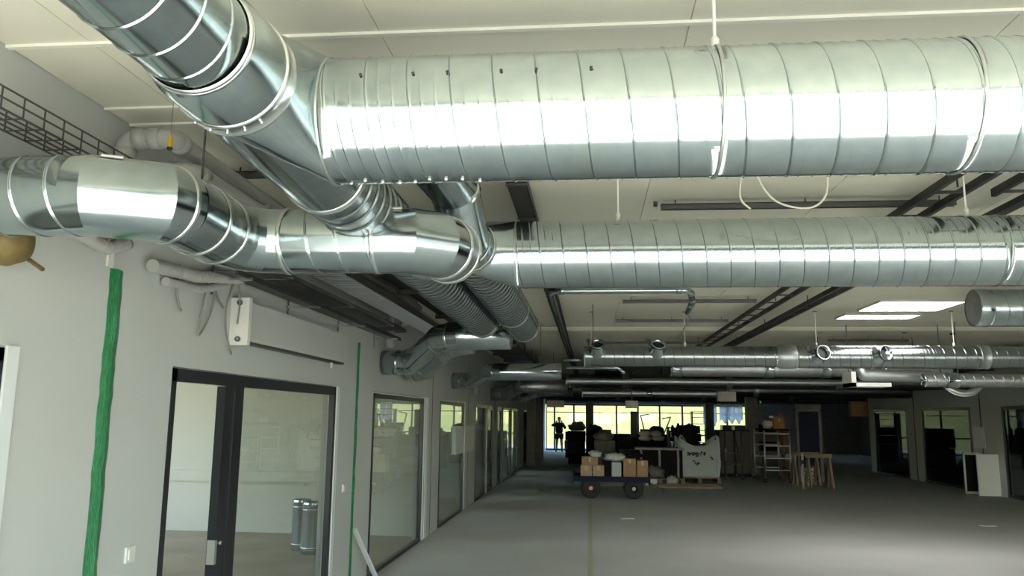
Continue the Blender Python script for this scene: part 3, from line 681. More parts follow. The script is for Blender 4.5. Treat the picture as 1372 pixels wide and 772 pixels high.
pipe([(-2.28, 9.02, 2.78), (-2.1, 9.02, 2.80), (-2.1, 9.02, 3.08)], .032, 'drain_pipe', 'small cranked pipe beside the vertical grey plastic pipe', rf=.03)
pipe([(-2.34, 10.9, 2.3), (-2.34, 10.9, 2.75)], .04, 'drain_pipe', 'short pale vertical pipe behind the thinner swan-neck duct')
pipe([(-2.33, 16.3, 2.2), (-2.33, 16.3, 2.6), (-2.1, 16.3, 2.6)], .06, 'drain_pipe', 'pale pipe end on the wall under the fourth swan-neck duct')
# metal conduits
pipe([(-0.41, 30, 3.08), (-0.41, 8.40, 3.08), (1.06, 8.40, 3.08), (1.14, 8.9, 3.02), (1.14, 9.4, 2.98)], .034, 'steel_conduit', 'bright steel conduit with a bent end, just below the second duct', m=GALV, rf=.1)
pipe([(-0.36, 11.4, 2.56), (-0.06, 11.4, 2.56)], .02, 'steel_conduit', 'short pale conduit entering the left end of the third duct', m=GALV)
t = pipe([(-0.30, 10.6, 2.40), (0.38, 10.6, 2.40), (0.46, 10.6, 2.33)], .018, 'steel_conduit', 'thin pale conduit with a drooping end under the third duct', m=GALV, rf=.04)
MB().lathe((0.05, 10.6, 2.41), (0, 0, 1), [(0, .006), (CE - 2.41, .006)], 6).build('drop_rod', STEEL, t)
pipe([(2.9, 7.6, CE), (2.9, 7.6, 3.0), (3.4, 7.6, 3.0)], .012, 'steel_conduit', 'thin bent rod beside the right cable ladder', m=GALV, rf=.03)

# cables
def cable(pts, r, lab, m=CABLE, name='hanging_cable', group='loose cables'):
    pts = [Vector(p) for p in pts]; P = []
    for i in range(len(pts) - 1):
        p0 = pts[max(i - 1, 0)]; p1 = pts[i]; p2 = pts[i + 1]; p3 = pts[min(i + 2, len(pts) - 1)]
        for k in range(6):
            t = k / 6; P.append(0.5 * ((2 * p1) + (p2 - p0) * t + (2 * p0 - 5 * p1 + 4 * p2 - p3) * t * t + (3 * p1 - p0 - 3 * p2 + p3) * t ** 3))
    P.append(pts[-1]); return solo(MB().gores(P, r, 8, True, True, False), name, m, lab, 'cable', tuple(pts[0]), group)
cable([(0.86, 4.35, 3.24), (0.84, 4.35, 3.08), (0.83, 4.35, 2.95), (0.88, 4.34, 2.885)], .006, 'short pale cable end dangling behind the largest duct')
cable([(0.90, 4.35, 3.24), (0.93, 4.35, 3.06), (1.02, 4.35, 2.93), (1.18, 4.34, 2.885), (1.28, 4.35, 2.95), (1.30, 4.35, 3.1), (1.30, 4.35, 3.24)], .006, 'pale cable loop sagging between the two nearest crossing ducts')
cable([(1.14, 9.4, 2.98), (1.16, 9.45, 2.9), (1.10, 9.5, 2.78), (1.12, 9.5, 2.70)], .008, 'thin cable hanging from the bent conduit end', GCABLE)
X_ = -2.36
cable([(X_, 4.35, 2.60), (X_, 4.33, 2.48), (X_, 4.36, 2.38), (X_, 4.40, 2.34)], .007, 'leftmost grey cable hanging on the wall below the zigzag duct', GCABLE)
cable([(X_, 4.72, 2.62), (X_, 4.66, 2.45), (X_, 4.62, 2.22), (X_, 4.76, 2.38), (X_, 4.82, 2.62)], .007, 'grey cable loop hanging to a point above the open door', GCABLE)
cable([(X_, 4.80, 2.62), (X_, 4.82, 2.50), (X_, 4.93, 2.43)], .007, 'short grey cable end right of the pointed loop', GCABLE)
cable([(X_, 5.06, 2.62), (X_, 4.97, 2.45), (X_, 4.99, 2.28), (X_, 5.09, 2.14)], .007, 'long grey cable hanging just left of the white wall unit', GCABLE)
cable([(-2.33, 5.07, 2.60), (-2.33, 5.10, 2.48), (-2.33, 5.08, 2.34)], .006, 'grey cable touching the end plate of the white wall unit', GCABLE)
# insulated hoses bunched on the wall
def hose(pts, r, lab, m=WHITE):
    t = thing('corrugated_hose', lab, 'hose', pts[0], 'pale hoses behind the zigzag duct')
    P = fillet(pts, .1, 4) if len(pts) > 2 else [Vector(p) for p in pts]
    fine = []
    for i in range(len(P) - 1):
        L = (P[i + 1] - P[i]).length; k = max(1, int(L / .02))
        fine += [P[i].lerp(P[i + 1], q / k) for q in range(k)]
    fine.append(P[-1])
    MB().gores(fine, r, 16, True, True, False).build('hose', m, t)
    rp = None
    for i in range(2, len(fine) - 1, 4): MB().lathe(fine[i], fine[i + 1] - fine[i - 1], [(-.008, r), (0, r * 1.12), (.008, r)], 16).build('rib', m, t)
hose([(-2.34, 3.35, 2.57), (-2.34, 3.6, 2.54), (-2.34, 3.78, 2.60)], .03, 'pale ribbed hose on the wall above the wide green strip', PVC)
hose([(-2.34, 4.02, 2.535), (-2.33, 4.5, 2.56), (-2.31, 5.05, 2.64)], .035, 'pale ribbed hose above the leftmost hanging cable', PVC)
hose([(-2.36, 4.2, 2.48), (-2.36, 4.6, 2.50), (-2.35, 4.95, 2.58)], .025, 'thinner pale hose tucked under the ribbed one above the cables', PVC)

# wall unit
t = thing('wall_convector', 'long white wall unit above the open glass door', 'wall unit', (-2.4, 5.12, 2.2))
MB().box(-2.399, -2.30, 5.16, 7.40, 2.24, 2.51).build('casing', WALL, t)
MB().box(-2.399, -2.27, 5.12, 5.165, 2.205, 2.525).build('end_plate', WHITE, t, label='bright white end plate with two round fittings')
MB().box(-2.302, -2.295, 5.2, 7.36, 2.27, 2.50).build('front_panel', WALL, t)
MB().box(-2.37, -2.31, 5.2, 7.38, 2.222, 2.24).build('air_outlet', STEEL, t)
for zz in (2.245, 2.49): MB().lathe((-2.335, 5.12, zz), (0, -1, 0), [(0, .018), (.015, .018), (.016, .010), (.006, .009)], 16).build('pipe_fitting', STEEL, t)
MB().lathe((-2.34, 7.1, 2.2), (0, 0, -1), [(-.03, .012), (.03, .012)], 10, False, True).build('drain_nipple', WHITE, t)
# green strips
m = MB(); rs = []
for i in range(40):
    z = 2.47 * i / 39; j = random.uniform(-.006, .006)
    m.v += [(-2.399, 3.745 + j, z), (-2.39 + random.uniform(0, .006), 3.775 + j, z), (-2.382 + random.uniform(0, .008), 3.80 + j, z), (-2.39 + random.uniform(0, .006), 3.83 + j, z), (-2.399, 3.86 + j, z)]
    if i:
        for q in range(4): a = (i - 1) * 5 + q; m.f.append((a, a + 1, a + 6, a + 5)); m.sm.append(False)
solo(m, 'joint_sealing_strip', GREEN, 'wide crumpled green plastic strip down the wall joint at the left', 'strip', (-2.4, 3.8, 0))
m = MB()
for i in range(24):
    z = .15 + 2.35 * i / 23; j = random.uniform(-.004, .004)
    m.v += [(-2.399, 8.115 + j, z), (-2.385 + random.uniform(0, .006), 8.15 + j, z), (-2.399, 8.185 + j, z)]
    if i:
        for q in range(2): a = (i - 1) * 3 + q; m.f.append((a, a + 1, a + 4, a + 3)); m.sm.append(False)
solo(m, 'joint_sealing_strip', GREEN, 'narrow green strip in the wall joint right of the open door', 'strip', (-2.4, 8.15, .15))
solo(MB().box(-2.398, -2.385, 3.70, 3.745, 2.47, 2.62), 'joint_cover', WHITE, 'small white cover on top of the wide green strip', 'cover', (-2.39, 3.72, 2.47))
solo(MB().beam((-2.37, 8.15, .62), (-2.22, 8.62, 0.01), .05, .02), 'timber_lath', WTRIM, 'pale lath leaning at the foot of the narrow green strip', 'lath', (-2.3, 8.6, 0))
# sockets
for yy, zz, lab in ((4.13, 1.02, 'white double switch on the wall right of the wide green strip'), (7.82, 1.05, 'small white switch between open door and narrow green strip')):
    t = thing('wall_switch', lab, 'switch', (-2.4, yy, zz)); MB().box(-2.4, -2.388, yy - .04, yy + .04, zz - .04, zz + .04).build('plate', WHITE, t)
    MB().box(-2.389, -2.382, yy - .025, yy - .003, zz - .025, zz + .025).build('rocker', WHITE, t)
# papers on wall
for a, b, z0, z1, lab in ((15.47, 16.75, 1.07, 1.57, 'white paper sheet on the wall right of the third window'), (14.35, 15.3, 1.07, 1.57, 'white paper sheet stuck on the third window')):
    solo(MB().box(WX + .008, WX + .014, a, b, z0, z1), 'paper_sheet', WHITE, lab, 'paper', (WX + .01, a, z0), 'papers on the left wall')
solo(MB().box(RX - .012, RX - .004, 21.25, 21.85, 1.1, 1.62), 'paper_sheet', WHITE, 'white paper on the right wall above the leaning white board', 'paper', (RX, 21.3, 1.1))
# gold dish and yellow cap
t = thing('round_wall_fitting', 'round brass-coloured fitting on the wall at the left picture edge', 'fitting', (-2.38, 2.98, 2.44))
MB().lathe((-2.40, 2.95, 2.44), (1, 0, 0), [(0, .10), (.05, .11), (.11, .095), (.14, .05), (.145, 0)], 32).build('bowl', BRASS, t)
MB().beam((-2.30, 3.03, 2.37), (-2.30, 3.12, 2.345), .014, .014).build('spout', BRASS, t)
t = thing('cable_gland', 'small yellow and black capsule under the ceiling left of the main duct', 'fitting', (-1.97, 3.45, 2.98))
MB().lathe((-1.97, 3.45, 2.985), (0, 0, 1), [(0, .0), (.004, .012), (.015, .0125), (.05, .0125), (.06, .008), (.07, .003)], 16).build('cap_body', YEL, t)
MB().lathe((-1.97, 3.45, 3.05), (0, 0, 1), [(0, .002), (.2, .002)], 6).build('wire', GCABLE, t)
MB().lathe((-1.97, 3.45, 2.98), (0, 0, 1), [(0, .011), (.008, .0145), (.012, .0135)], 16, True).build('cap_ring', BLACK, t)
# ceiling details
for k, (xx, yy) in enumerate(((3.9, 13.9), (5.3, 14.0), (6.2, 14.3), (0.64, 2.66), (0.42, 4.95))):
    solo(MB().lathe((xx, yy, CE if yy > 5 else (2.96 if yy < 3 else 3.1)), (0, 0, -1), [(0, .05 if yy > 5 else .015), (.03, .04 if yy > 5 else .012)], 14, True, True), 'ceiling_anchor', DSTEEL,
         ['dark round ceiling anchor left of the lamp panels', 'dark round ceiling anchor right of the white rod', 'dark round ceiling anchor farthest right', 'tiny dark clip on top of the largest duct', 'tiny dark clip above the second duct'][k], 'anchor', (xx, yy, 3.1))
# lamps
for k, (x0, x1, y0_, y1_) in enumerate(((3.65, 4.66, 10.32, 11.17), (3.62, 4.63, 11.62, 12.08))):
    t = thing('ceiling_light', ['larger bright square panel in the ceiling at right', 'narrow bright panel just behind the larger one'][k], 'light', (x0, y0_, CE - .03), 'lit ceiling panels')
    MB().box(x0, x1, y0_, y1_, CE - .025, CE - .02).build('diffuser', LIT, t)
    MB().box(x0 - .02, x0, y0_ - .02, y1_ + .02, CE - .03, CE).box(x1, x1 + .02, y0_ - .02, y1_ + .02, CE - .03, CE).box(x0, x1, y0_ - .02, y0_, CE - .03, CE).box(x0, x1, y1_, y1_ + .02, CE - .03, CE).build('frame', WHITE, t)

# ------------------------------------------------------------------ things on the floor
# two metal cans in side room
def can(x, y, r, h, lab):
    t = thing('metal_canister', lab, 'canister', (x, y, 0), 'steel canisters in the side room')
    MB().lathe((x, y, 0), (0, 0, 1), [(0, r * .96), (.02, r), (.03, r * 1.02), (.05, r), (h - .06, r), (h - .04, r * 1.03), (h - .02, r * 1.03), (h, r)], 40, True).build('body', GALV, t)
    MB().lathe((x, y, h), (0, 0, 1), [(0, r), (.005, r * .9), (-.02, r * .88), (-.02, 0)], 40).build('lid', GALVD, t)
    for zz in (h * .12, h * .86): MB().lathe((x, y, zz), (0, 0, 1), [(-.012, r), (-.006, r + .006), (.006, r + .006), (.012, r)], 40).build('hoop', SEAM, t)
can(-3.56, 10.32, .122, .64, 'nearer steel canister standing behind the fixed glass pane')
can(-3.80, 10.60, .118, .64, 'farther steel canister, half hidden by its neighbour')
for k, (xx, yy) in enumerate(((0.65, 14.7), (6.75, 14.8))):
    solo(MB().cbox((xx, yy, .006), (.22, .14, .012), .3), 'paper_scrap', WHITE, ['white scrap on the open floor before the handcart', 'white scrap on the floor at the right'][k], 'scrap', (xx, yy, 0))
# handcart
def wheel(parent, x, y, z, r, w_=.10, hub=RED):
    o = MB().lathe((x, y - w_ / 2, z), (0, 1, 0), [(.015, r * .4), (0, r * .6), (.004, r * .9), (.02, r), (w_ - .02, r), (w_ - .004, r * .9), (w_, r * .62)], 28).build('wheel', RUB, parent)
    MB().lathe((x, y - w_ / 2 + .02, z), (0, 1, 0), [(0, r * .45), (.0, r * .3), (-.02, r * .28), (-.02, r * .2)], 24).build('rim', hub, o)
    MB().lathe((x, y - w_ / 2 - .005, z), (0, -1, 0), [(-.01, r * .2), (.02, r * .16), (.025, 0)], 14).build('hub_cap', WHITE, o)
c = thing('handcart', 'dark blue four-wheeled cart loaded with cartons in mid hall', 'cart', (0.48, 18.5, 0))
MB().box(-.36, 1.3, 18.15, 18.95, .42, .46).box(-.36, 1.3, 18.13, 18.16, .36, .48).build('deck', NAVY, c)
MB().box(-.36, 1.3, 18.95, 18.98, .30, .50).box(-.38, -.35, 18.15, 18.95, .30, .56).box(1.29, 1.32, 18.15, 18.95, .30, .56).build('side_frame', NAVY, c)
MB().box(-.2, 1.15, 18.3, 18.36, .26, .42).box(-.2, 1.15, 18.74, 18.8, .26, .42).build('chassis', DSTEEL, c)
for xx in (0.02, 0.96):
    for yy in (18.2, 18.9): wheel(c, xx, yy, .22, .22, .1, RED if xx < .5 else RUB)
MB().beam((1.3, 18.5, .34), (1.62, 18.45, .16), .05, .04).build('drawbar', DSTEEL, c)
MB().beam((1.62, 18.3, .16), (1.62, 18.6, .16), .04, .04).build('drawbar_grip', DSTEEL, c)
def carton(x, y, z, sx, sy, sz, lab, m=CARD, rz=0, grp='cartons on the handcart', openf=False):
    t = thing('cardboard_box', lab, 'box', (x, y, z), grp)
    MB().cbox((x, y, z + sz / 2), (sx, sy, sz), rz).build('carton', m, t)
    MB().cbox((x, y, z + sz + .002), (sx * .98, .06, .004), rz).cbox((x - sin(-rz) * 0, y, z + sz - .05), (.05 if sx > sy else .06, sy * 1.01, .1), rz).build('packing_tape', TAPE, t)
    for s_ in (-1, 1): MB().cbox((x, y + s_ * sy * .25, z + sz + .004), (sx, sy * .47, .006), rz).build('flap', m, t)
carton(-.08, 18.45, .46, .25, .35, .24, 'lower left carton of the left stack on the handcart', CARD2)
carton(.19, 18.45, .46, .25, .35, .24, 'lower carton second from left on the handcart', CARD2)
carton(.0, 18.47, .71, .36, .35, .17, 'wide carton lying on the two left cartons', CARD)
carton(.88, 18.45, .46, .27, .38, .40, 'tall brown carton right of the white package on the cart', CARD)
carton(1.15, 18.45, .46, .24, .38, .36, 'rightmost brown carton on the handcart', CARD, .05)
solo(MB().cbox((.58, 18.3, .62), (.2, .2, .32), .1), 'wrapped_package', BAGW, 'white wrapped package between the cartons on the handcart', 'package', (.58, 18.38, .46))
t = thing('storage_bin', 'dark plastic bin in the middle of the handcart', 'bin', (.38, 18.5, .46))
MB().rings([[Vector((.38 + a * w_, 18.5 + b * w_ * 1.3, zz)) for a, b in ((-1, -1), (1, -1), (1, 1), (-1, 1))] for w_, zz in ((.08, .46), (.10, .80))], False, True).build('tub', DARKC, t)
MB().box(.27, .49, 18.36, 18.64, .79, .81).build('rim', DARKC, t)
def crumple(c, sx, sy, sz, m, name, lab, cat, grp=None):
    mb = MB(); blob(mb, (0, 0, 0), 1, 1, 10, .22)
    mb.v = [(c[0] + x * sx, c[1] + y * sy, c[2] + max(-.75, z) * sz) for x, y, z in mb.v]
    return solo(mb, name, m, lab, cat, (c[0], c[1], c[2] - .7 * sz), grp)
crumple((.12, 18.45, .95), .14, .12, .08, FILM, 'plastic_bag', 'small white plastic bag on the left cartons of the cart', 'bag')
crumple((.55, 18.5, .87), .24, .16, .11, FILM, 'plastic_bag', 'translucent crumpled film heap over the middle of the cart', 'bag')
crumple((.98, 18.5, .93), .20, .14, .09, DARKC, 'plastic_bag', 'dark bag lying on the tall carton of the cart', 'bag')
def stack(x0, x1, y, z1, m, name, lab, cat, lids=None, wrap=False):
    t = thing(name, lab, cat, ((x0 + x1) / 2, y, 0)); n = max(2, int((z1) / .35))
    for k in range(n):
        a = z1 * k / n; bb = z1 * (k + 1) / n - .02; j = random.uniform(-.03, .03)
        MB().box(x0 + j, x1 + j, y - .35, y + .35, a, bb).build('layer', lids if lids and k % 2 else m, t)
    return t
# pallet helper
def pallet(x, y, z=0, sx=1.2, sy=.8, lab='', grp='wooden pallets'):
    t = thing('pallet', lab, 'pallet', (x, y, z), grp)
    for k in range(5): MB().box(x - sx / 2, x + sx / 2, y - sy / 2 + k * sy / 5 + .01, y - sy / 2 + (k + 1) * sy / 5 - .02, z + .12, z + .144).build('deck_board', WOOD, t)
    for xx in (-1, 0, 1): MB().box(x + xx * (sx / 2 - .05) - .05, x + xx * (sx / 2 - .05) + .05, y - sy / 2, y + sy / 2, z, z + .12).build('bearer', WOOD, t)
for k in range(4):
    solo(MB().box(1.6 + .05 * k, 3.35 - .04 * k, 21.2 + k * .14, 21.32 + k * .14, .0 + (k > 1) * 0, .05 + .01 * k), 'timber_plank', WOOD,
         ['front', 'second', 'third', 'rearmost'][k] + ' plank of the row on the floor right of the handcart', 'plank', (1.6, 21.2 + .14 * k, 0), 'planks right of the handcart')
pallet(1.9, 22.9, 0, 1.3, .9, 'pallet under the black crate right of the cart')
t = thing('black_crate', 'large black crate on a pallet between the cart and the white bulk bag', 'crate', (1.9, 23, .15))
MB().box(1.27, 2.52, 22.6, 23.3, .15, .92).build('body', DARKC, t); MB().box(1.24, 2.55, 22.57, 23.33, .90, .96).build('lid', BLACK, t)
for xx in (1.4, 1.9, 2.4): MB().box(xx - .03, xx + .03, 22.58, 22.6, .15, .9).build('rib', BLACK, t)
crumple((1.75, 22.3, .32), .25, .16, .18, GREYP, 'rubble_sack', 'grey sack slumped before the black crate', 'sack')
solo(MB().cbox((1.62, 22.0, .08), (.3, .14, .16), .1), 'white_carton', WHITE, 'small white box at the foot of the black crate', 'box', (1.62, 22, 0))
crumple((2.2, 22.2, .11), .16, .14, .14, SACK, 'rubble_sack', 'small pale sack left of the white bulk bag', 'sack')
stack(-1.1, -.5, 36.5, 1.15, DARKC, 'crate_stack', 'low black stack behind the person side crates', 'stack', BLACK)
stack(.9, 2.1, 35, 1.1, DARKC, 'crate_stack', 'black stack right of the far column', 'stack', NAVY)
stack(.2, .9, 33.5, 1.3, GREYP, 'wrapped_stack', 'tall grey stack just right of the far column', 'stack', DARKC)
stack(5.7, 6.6, 33, 1.5, DARKC, 'crate_stack', 'black stack between the pale column and the door frame', 'stack', BLACK)
stack(-.2, .7, 24.5, .55, DARKC, 'crate_stack', 'low black stack straight behind the handcart', 'stack', BLACK)
# bulk bag
pallet(3.03, 23.6, 0, 1.15, 1.1, 'pallet under the white bulk bag')
b = thing('bulk_bag', 'big white woven bulk bag with dark print and sagging top', 'bag', (3.03, 23.5, .15))
W2, D2 = .55, .5; mb = MB(); nx = 14; rs = []
per_ = [(-1 + 2 * i / nx, -1) for i in range(nx)] + [(1, -1 + 2 * i / nx) for i in range(nx)] + [(1 - 2 * i / nx, 1) for i in range(nx)] + [(-1, 1 - 2 * i / nx) for i in range(nx)]
for k in range(11):
    f = k / 10; ring = []
    for (a, c_) in per_:
        bul = 1 + .06 * sin(pi * f) + .015 * sin(9 * a + 4 * f * 3 + c_ * 5); sag = .27 * (1 - abs(a) ** 2) * (1 - 0 * abs(c_)) if abs(c_) == 1 else .2 * (1 - c_ ** 2)
        top = 1.27 - sag; ring.append(Vector((3.03 + a * W2 * bul, 23.6 + c_ * D2 * bul, .15 + (top - .15) * f)))
    rs.append(ring)
mb.rings(rs, True, True); mb.build('woven_body', BAGW, b)
mb = MB().rings([[Vector((3.03 + a * .5, 23.6 + c_ * .46, 1.02)) for a, c_ in per_], [Vector((3.03 + a * .02, 23.6 + c_ * .02, 1.06)) for a, c_ in per_]]); mb.build('contents', DARKC, b)
for sx_ in (-1, 1):
    MB().gores(fillet([(3.03 + sx_ * .53, 23.06, 1.15), (3.03 + sx_ * .50, 23.1, 1.34), (3.03 + sx_ * .36, 23.12, 1.12)], .03, 3), .02, 8, True, True, False).build('lifting_loop', BAGW, b)
MB().box(3.50, 3.53, 23.02, 23.06, .2, 1.28).build('seam_tape', BAGW, b)
ink = MB()
random.seed(3)
for k, (x0, z0, n_) in enumerate([(2.72, .76, 3), (2.83, .73, 3), (2.93, .72, 3), (3.03, .74, 3), (3.13, .77, 3), (3.33, .66, 2), (2.86, .52, 3), (2.94, .46, 2)]):
    for q_ in range(n_ + 2):
        px_, pz_ = x0 + random.uniform(0, .07), z0 + random.uniform(0, .09)
        ink.cbox((px_, 23.05, pz_), (random.uniform(.02, .07), .008, random.uniform(.02, .06)), 0, random.uniform(-.5, .5))
ink.build('printed_lettering', INK, b, kind='stuff', label='dark printed letters, too blurred to read')
stack(2.5, 3.2, 24.75, .86, DARKC, 'crate_stack', 'dark stack hidden close behind the bulk bag', 'stack', BLACK)
crumple((2.85, 24.7, 1.16), .42, .3, .42, DARKC, 'refuse_bag', 'dark bag heap showing over the top of the bulk bag', 'bag')
# stacks behind
stack(.15, .85, 28, 1.0, GREYP, 'wrapped_stack', 'grey wrapped stack standing left behind the loaded cart', 'stack')
crumple((.5, 28, 1.13), .35, .3, .22, GREYP, 'dust_sheet', 'grey dust sheet bundle on the wrapped stack', 'sheet')
stack(.95, 1.5, 27, 1.15, DARKC, 'crate_stack', 'black crate stack behind the right end of the cart', 'stack', DSTEEL)
stack(1.6, 2.3, 26.5, 1.05, DARKC, 'crate_stack', 'black crate stack carrying the pale sacks', 'stack', BLACK)
for k, (xx, zz) in enumerate(((1.78, 1.12), (2.12, 1.26), (2.18, 1.12), (1.78, 1.26))):
    crumple((xx, 26.4, zz), .2, .18, .10, SACK, 'cement_sack', ['lower left pale sack on the crate stack', 'upper right pale sack on the crate stack', 'lower right pale sack on the crate stack', 'upper left pale sack on the crate stack'][k], 'sack', 'pale sacks on the black crates')
t = thing('tool_rack', 'black open rack with small white tubs left of the bulk bag', 'rack', (2.75, 26, 0))
for xx in (2.45, 2.95): 
    for yy in (25.8, 26.2): MB().box(xx, xx + .04, yy, yy + .04, 0, 1.5).build('upright', BLACK, t)
for zz in (.5, .85, 1.15, 1.45): MB().box(2.45, 2.99, 25.8, 26.24, zz, zz + .03).build('shelf', BLACK, t)
for k, (xx, zz) in enumerate(((2.6, 1.18), (2.8, 1.18), (2.62, .88), (2.84, .88))):
    solo(MB().lathe((xx, 25.95, zz), (0, 0, 1), [(0, .06), (.14, .07), (.145, .075), (.15, .07)], 16, True, True), 'paint_tub', WHITE, ['upper left', 'upper right', 'lower left', 'lower right'][k] + ' white tub in the black open rack', 'tub', (xx, 25.95, zz), 'white tubs in the rack')
t = thing('machine', 'dark machine with handlebars on the stacks left of the bulk bag', 'machine', (2.3, 29, 0))
MB().box(1.9, 2.8, 28.8, 29.3, 0, 1.2).build('body', DARKC, t); blobm = MB(); blob(blobm, (2.35, 29, 1.35), .25, .6, 8, .1); blobm.build('motor', BLACK, t)
MB().beam((1.95, 29, 1.2), (1.8, 29, 1.85), .04, .04).beam((1.8, 29, 1.85), (2.1, 29, 1.9), .04, .04).build('handlebar', BLACK, t); MB().beam((2.6, 29, 1.2), (2.85, 29, 1.8), .04, .04).beam((2.85, 29, 1.8), (2.55, 29, 1.75), .04, .04).build('handlebar', BLACK, t)
MB().box(1.5, 1.72, 30, 30.2, 0, 2.0); 
solo(MB().box(1.5, 1.74, 30, 30.2, 0, 2.0).box(1.44, 1.80, 29.95, 30.25, 1.0, 1.1), 'lift_mast', DSTEEL, 'dark upright mast standing against the far windows', 'mast', (1.6, 30, 0))
stack(-.85, -.15, 32, 1.25, DARKC, 'crate_stack', 'black crate stack between the person and the far column', 'stack', NAVY)
crumple((-.5, 32, 1.39), .33, .3, .2, GREYP, 'dust_sheet', 'crumpled grey sheet on the crates right of the person', 'sheet')
crumple((.15, 31, 1.25), .3, .3, .25, DARKC, 'refuse_bag', 'dark bag on the crates at the foot of the far column', 'bag')
stack(-.15, .5, 31, 1.08, NAVY, 'crate_stack', 'dark blue crate stack at the foot of the far column', 'stack', DARKC)
stack(3.1, 4.2, 33, 1.3, DARKC, 'crate_stack', 'wide black stack far behind the bulk bag', 'stack', BLACK)
for k in range(5):
    xx = 3.3 + k * .22
    solo(MB().lathe((xx, 32.9, 1.28), (0, 0, 1), [(0, .07), (.1 + .06 * (k % 3), .08), (.22 + .08 * (k % 2), .03)], 12, True, True), 'spray_can', DARKC if k % 2 else NAVY,
         ['leftmost', 'second', 'third', 'fourth', 'rightmost'][k] + ' dark bottle standing on the wide black stack', 'bottle', (xx, 32.9, 1.28), 'dark bottles on the wide stack')
t = thing('dark_cabinet', 'dark site cabinet right behind the bulk bag', 'cabinet', (4.45, 26, 0))
MB().box(3.95, 4.95, 25.8, 26.4, 0, 1.42).build('body', DARKC, t)
for xx in (3.98, 4.47): 
    o = MB().box(xx, xx + .46, 25.78, 25.8, .1, 1.38).build('door', DSTEEL, t); MB().box(xx + .2, xx + .23, 25.76, 25.78, .7, .85).build('handle', ALU, o)
stack(4.2, 5.1, 38.5, 1.45, DARKC, 'crate_stack', 'black stack far behind the dark scaffold frame', 'stack', DSTEEL)
stack(6.0, 7.1, 38.0, 1.5, DARKC, 'crate_stack', 'black stack below the left plastic film', 'stack', BLACK)
stack(7.2, 8.4, 38.0, 1.55, GREYP, 'wrapped_stack', 'grey stack below the right plastic film', 'stack', DARKC)
stack(2.2, 3.2, 36.0, 1.3, DARKC, 'crate_stack', 'black stack behind the tool rack', 'stack', BLACK)
# plastic film hanging in the far windows
for k, (x0, x1, z0, lab) in enumerate(((6.05, 6.75, 1.35, 'left sheet of pale plastic film hanging in the far window'), (6.9, 8.1, 1.5, 'right sheet of pale plastic film hanging in the far window'))):
    mb = MB(); nx = 16
    for j in range(9):
        for i in range(nx + 1):
            xx = x0 + (x1 - x0) * i / nx; zz = 2.50 - (2.50 - z0 - .25 * (sin(i * 1.3) * .5 + .5) * (j / 8)) * j / 8
            mb.v.append((xx, 43.955 + .04 * sin(i * 1.7 + j * .3), zz))
    for j in range(8):
        for i in range(nx): a = j * (nx + 1) + i; mb.f.append((a, a + 1, a + nx + 2, a + nx + 1)); mb.sm.append(True)
    o = solo(mb, 'plastic_sheet', TFILM, lab, 'sheet', (x0, 43.90, 2.50)); so_ = o.modifiers.new('thick', 'SOLIDIFY'); so_.thickness = .01
# site window boards / site shelves at far glazing
for k, zz in enumerate((1.1, 1.5, 1.9)):
    pass
t = thing('shelf_rack', 'open shelf rack standing against the far glazing left of the film', 'rack', (5.4, 40, 0))
for xx in (4.95, 5.9): MB().box(xx, xx + .05, 40, 40.5, 0, 2.1).build('upright', DSTEEL, t)
for zz in (.6, 1.2, 1.5, 1.8, 2.08): MB().box(4.95, 5.95, 40, 40.5, zz, zz + .03).build('shelf', DSTEEL, t)
# rolling scaffold
def tower(x0, x1, y0_, y1_, h, zs, lab, m=ALU, name='rolling_scaffold'):
    t = thing(name, lab, 'scaffold', ((x0 + x1) / 2, y0_, 0))
    for xx in (x0, x1):
        for yy in (y0_, y1_):
            MB().lathe((xx, yy, .12), (0, 0, 1), [(0, .026), (h - .12, .026)], 10, True, True).build('post', m, t)
            wheel(t, xx, yy, .06, .06, .04, DSTEEL)
    for yy in (y0_, y1_):
        for zz in zs: MB().lathe((x0, yy, zz), (1, 0, 0), [(0, .02), (x1 - x0, .02)], 8).build('rung', m, t)
    for xx in (x0, x1): MB().beam((xx, y0_, .3), (xx, y1_, h * .8), .03, .03).build('diagonal_brace', m, t)
    return t
tt = tower(4.92, 5.62, 23.6, 25.0, 1.45, (.35, .68, 1.02, 1.36), 'aluminium rolling scaffold with four rungs, right of the bulk bag')
tower(3.98, 4.47, 24.6, 25.6, 1.38, (.45, .75), 'darker scaffold frame left of the aluminium one', STEEL)
t = thing('work_bench_top', 'dark platform with tools on top of the aluminium scaffold', 'platform', (5.27, 24.3, 1.45))
MB().box(4.95, 5.65, 23.7, 24.9, 1.45, 1.49).build('board', DARKC, t)
crumple((5.15, 24.2, 1.6), .16, .14, .14, SACK, 'rubble_sack', 'pale bundle on the left of the scaffold platform', 'bundle')
carton(5.45, 24.2, 1.49, .3, .3, .3, 'orange-brown carton on the scaffold platform', PLY, 0, 'goods on the scaffold')
solo(MB().box(5.28, 5.62, 24.0, 24.5, 1.80, 1.86), 'tool_tray', BLACK, 'black tray on the orange-brown carton', 'tray', (5.45, 24.2, 1.80))
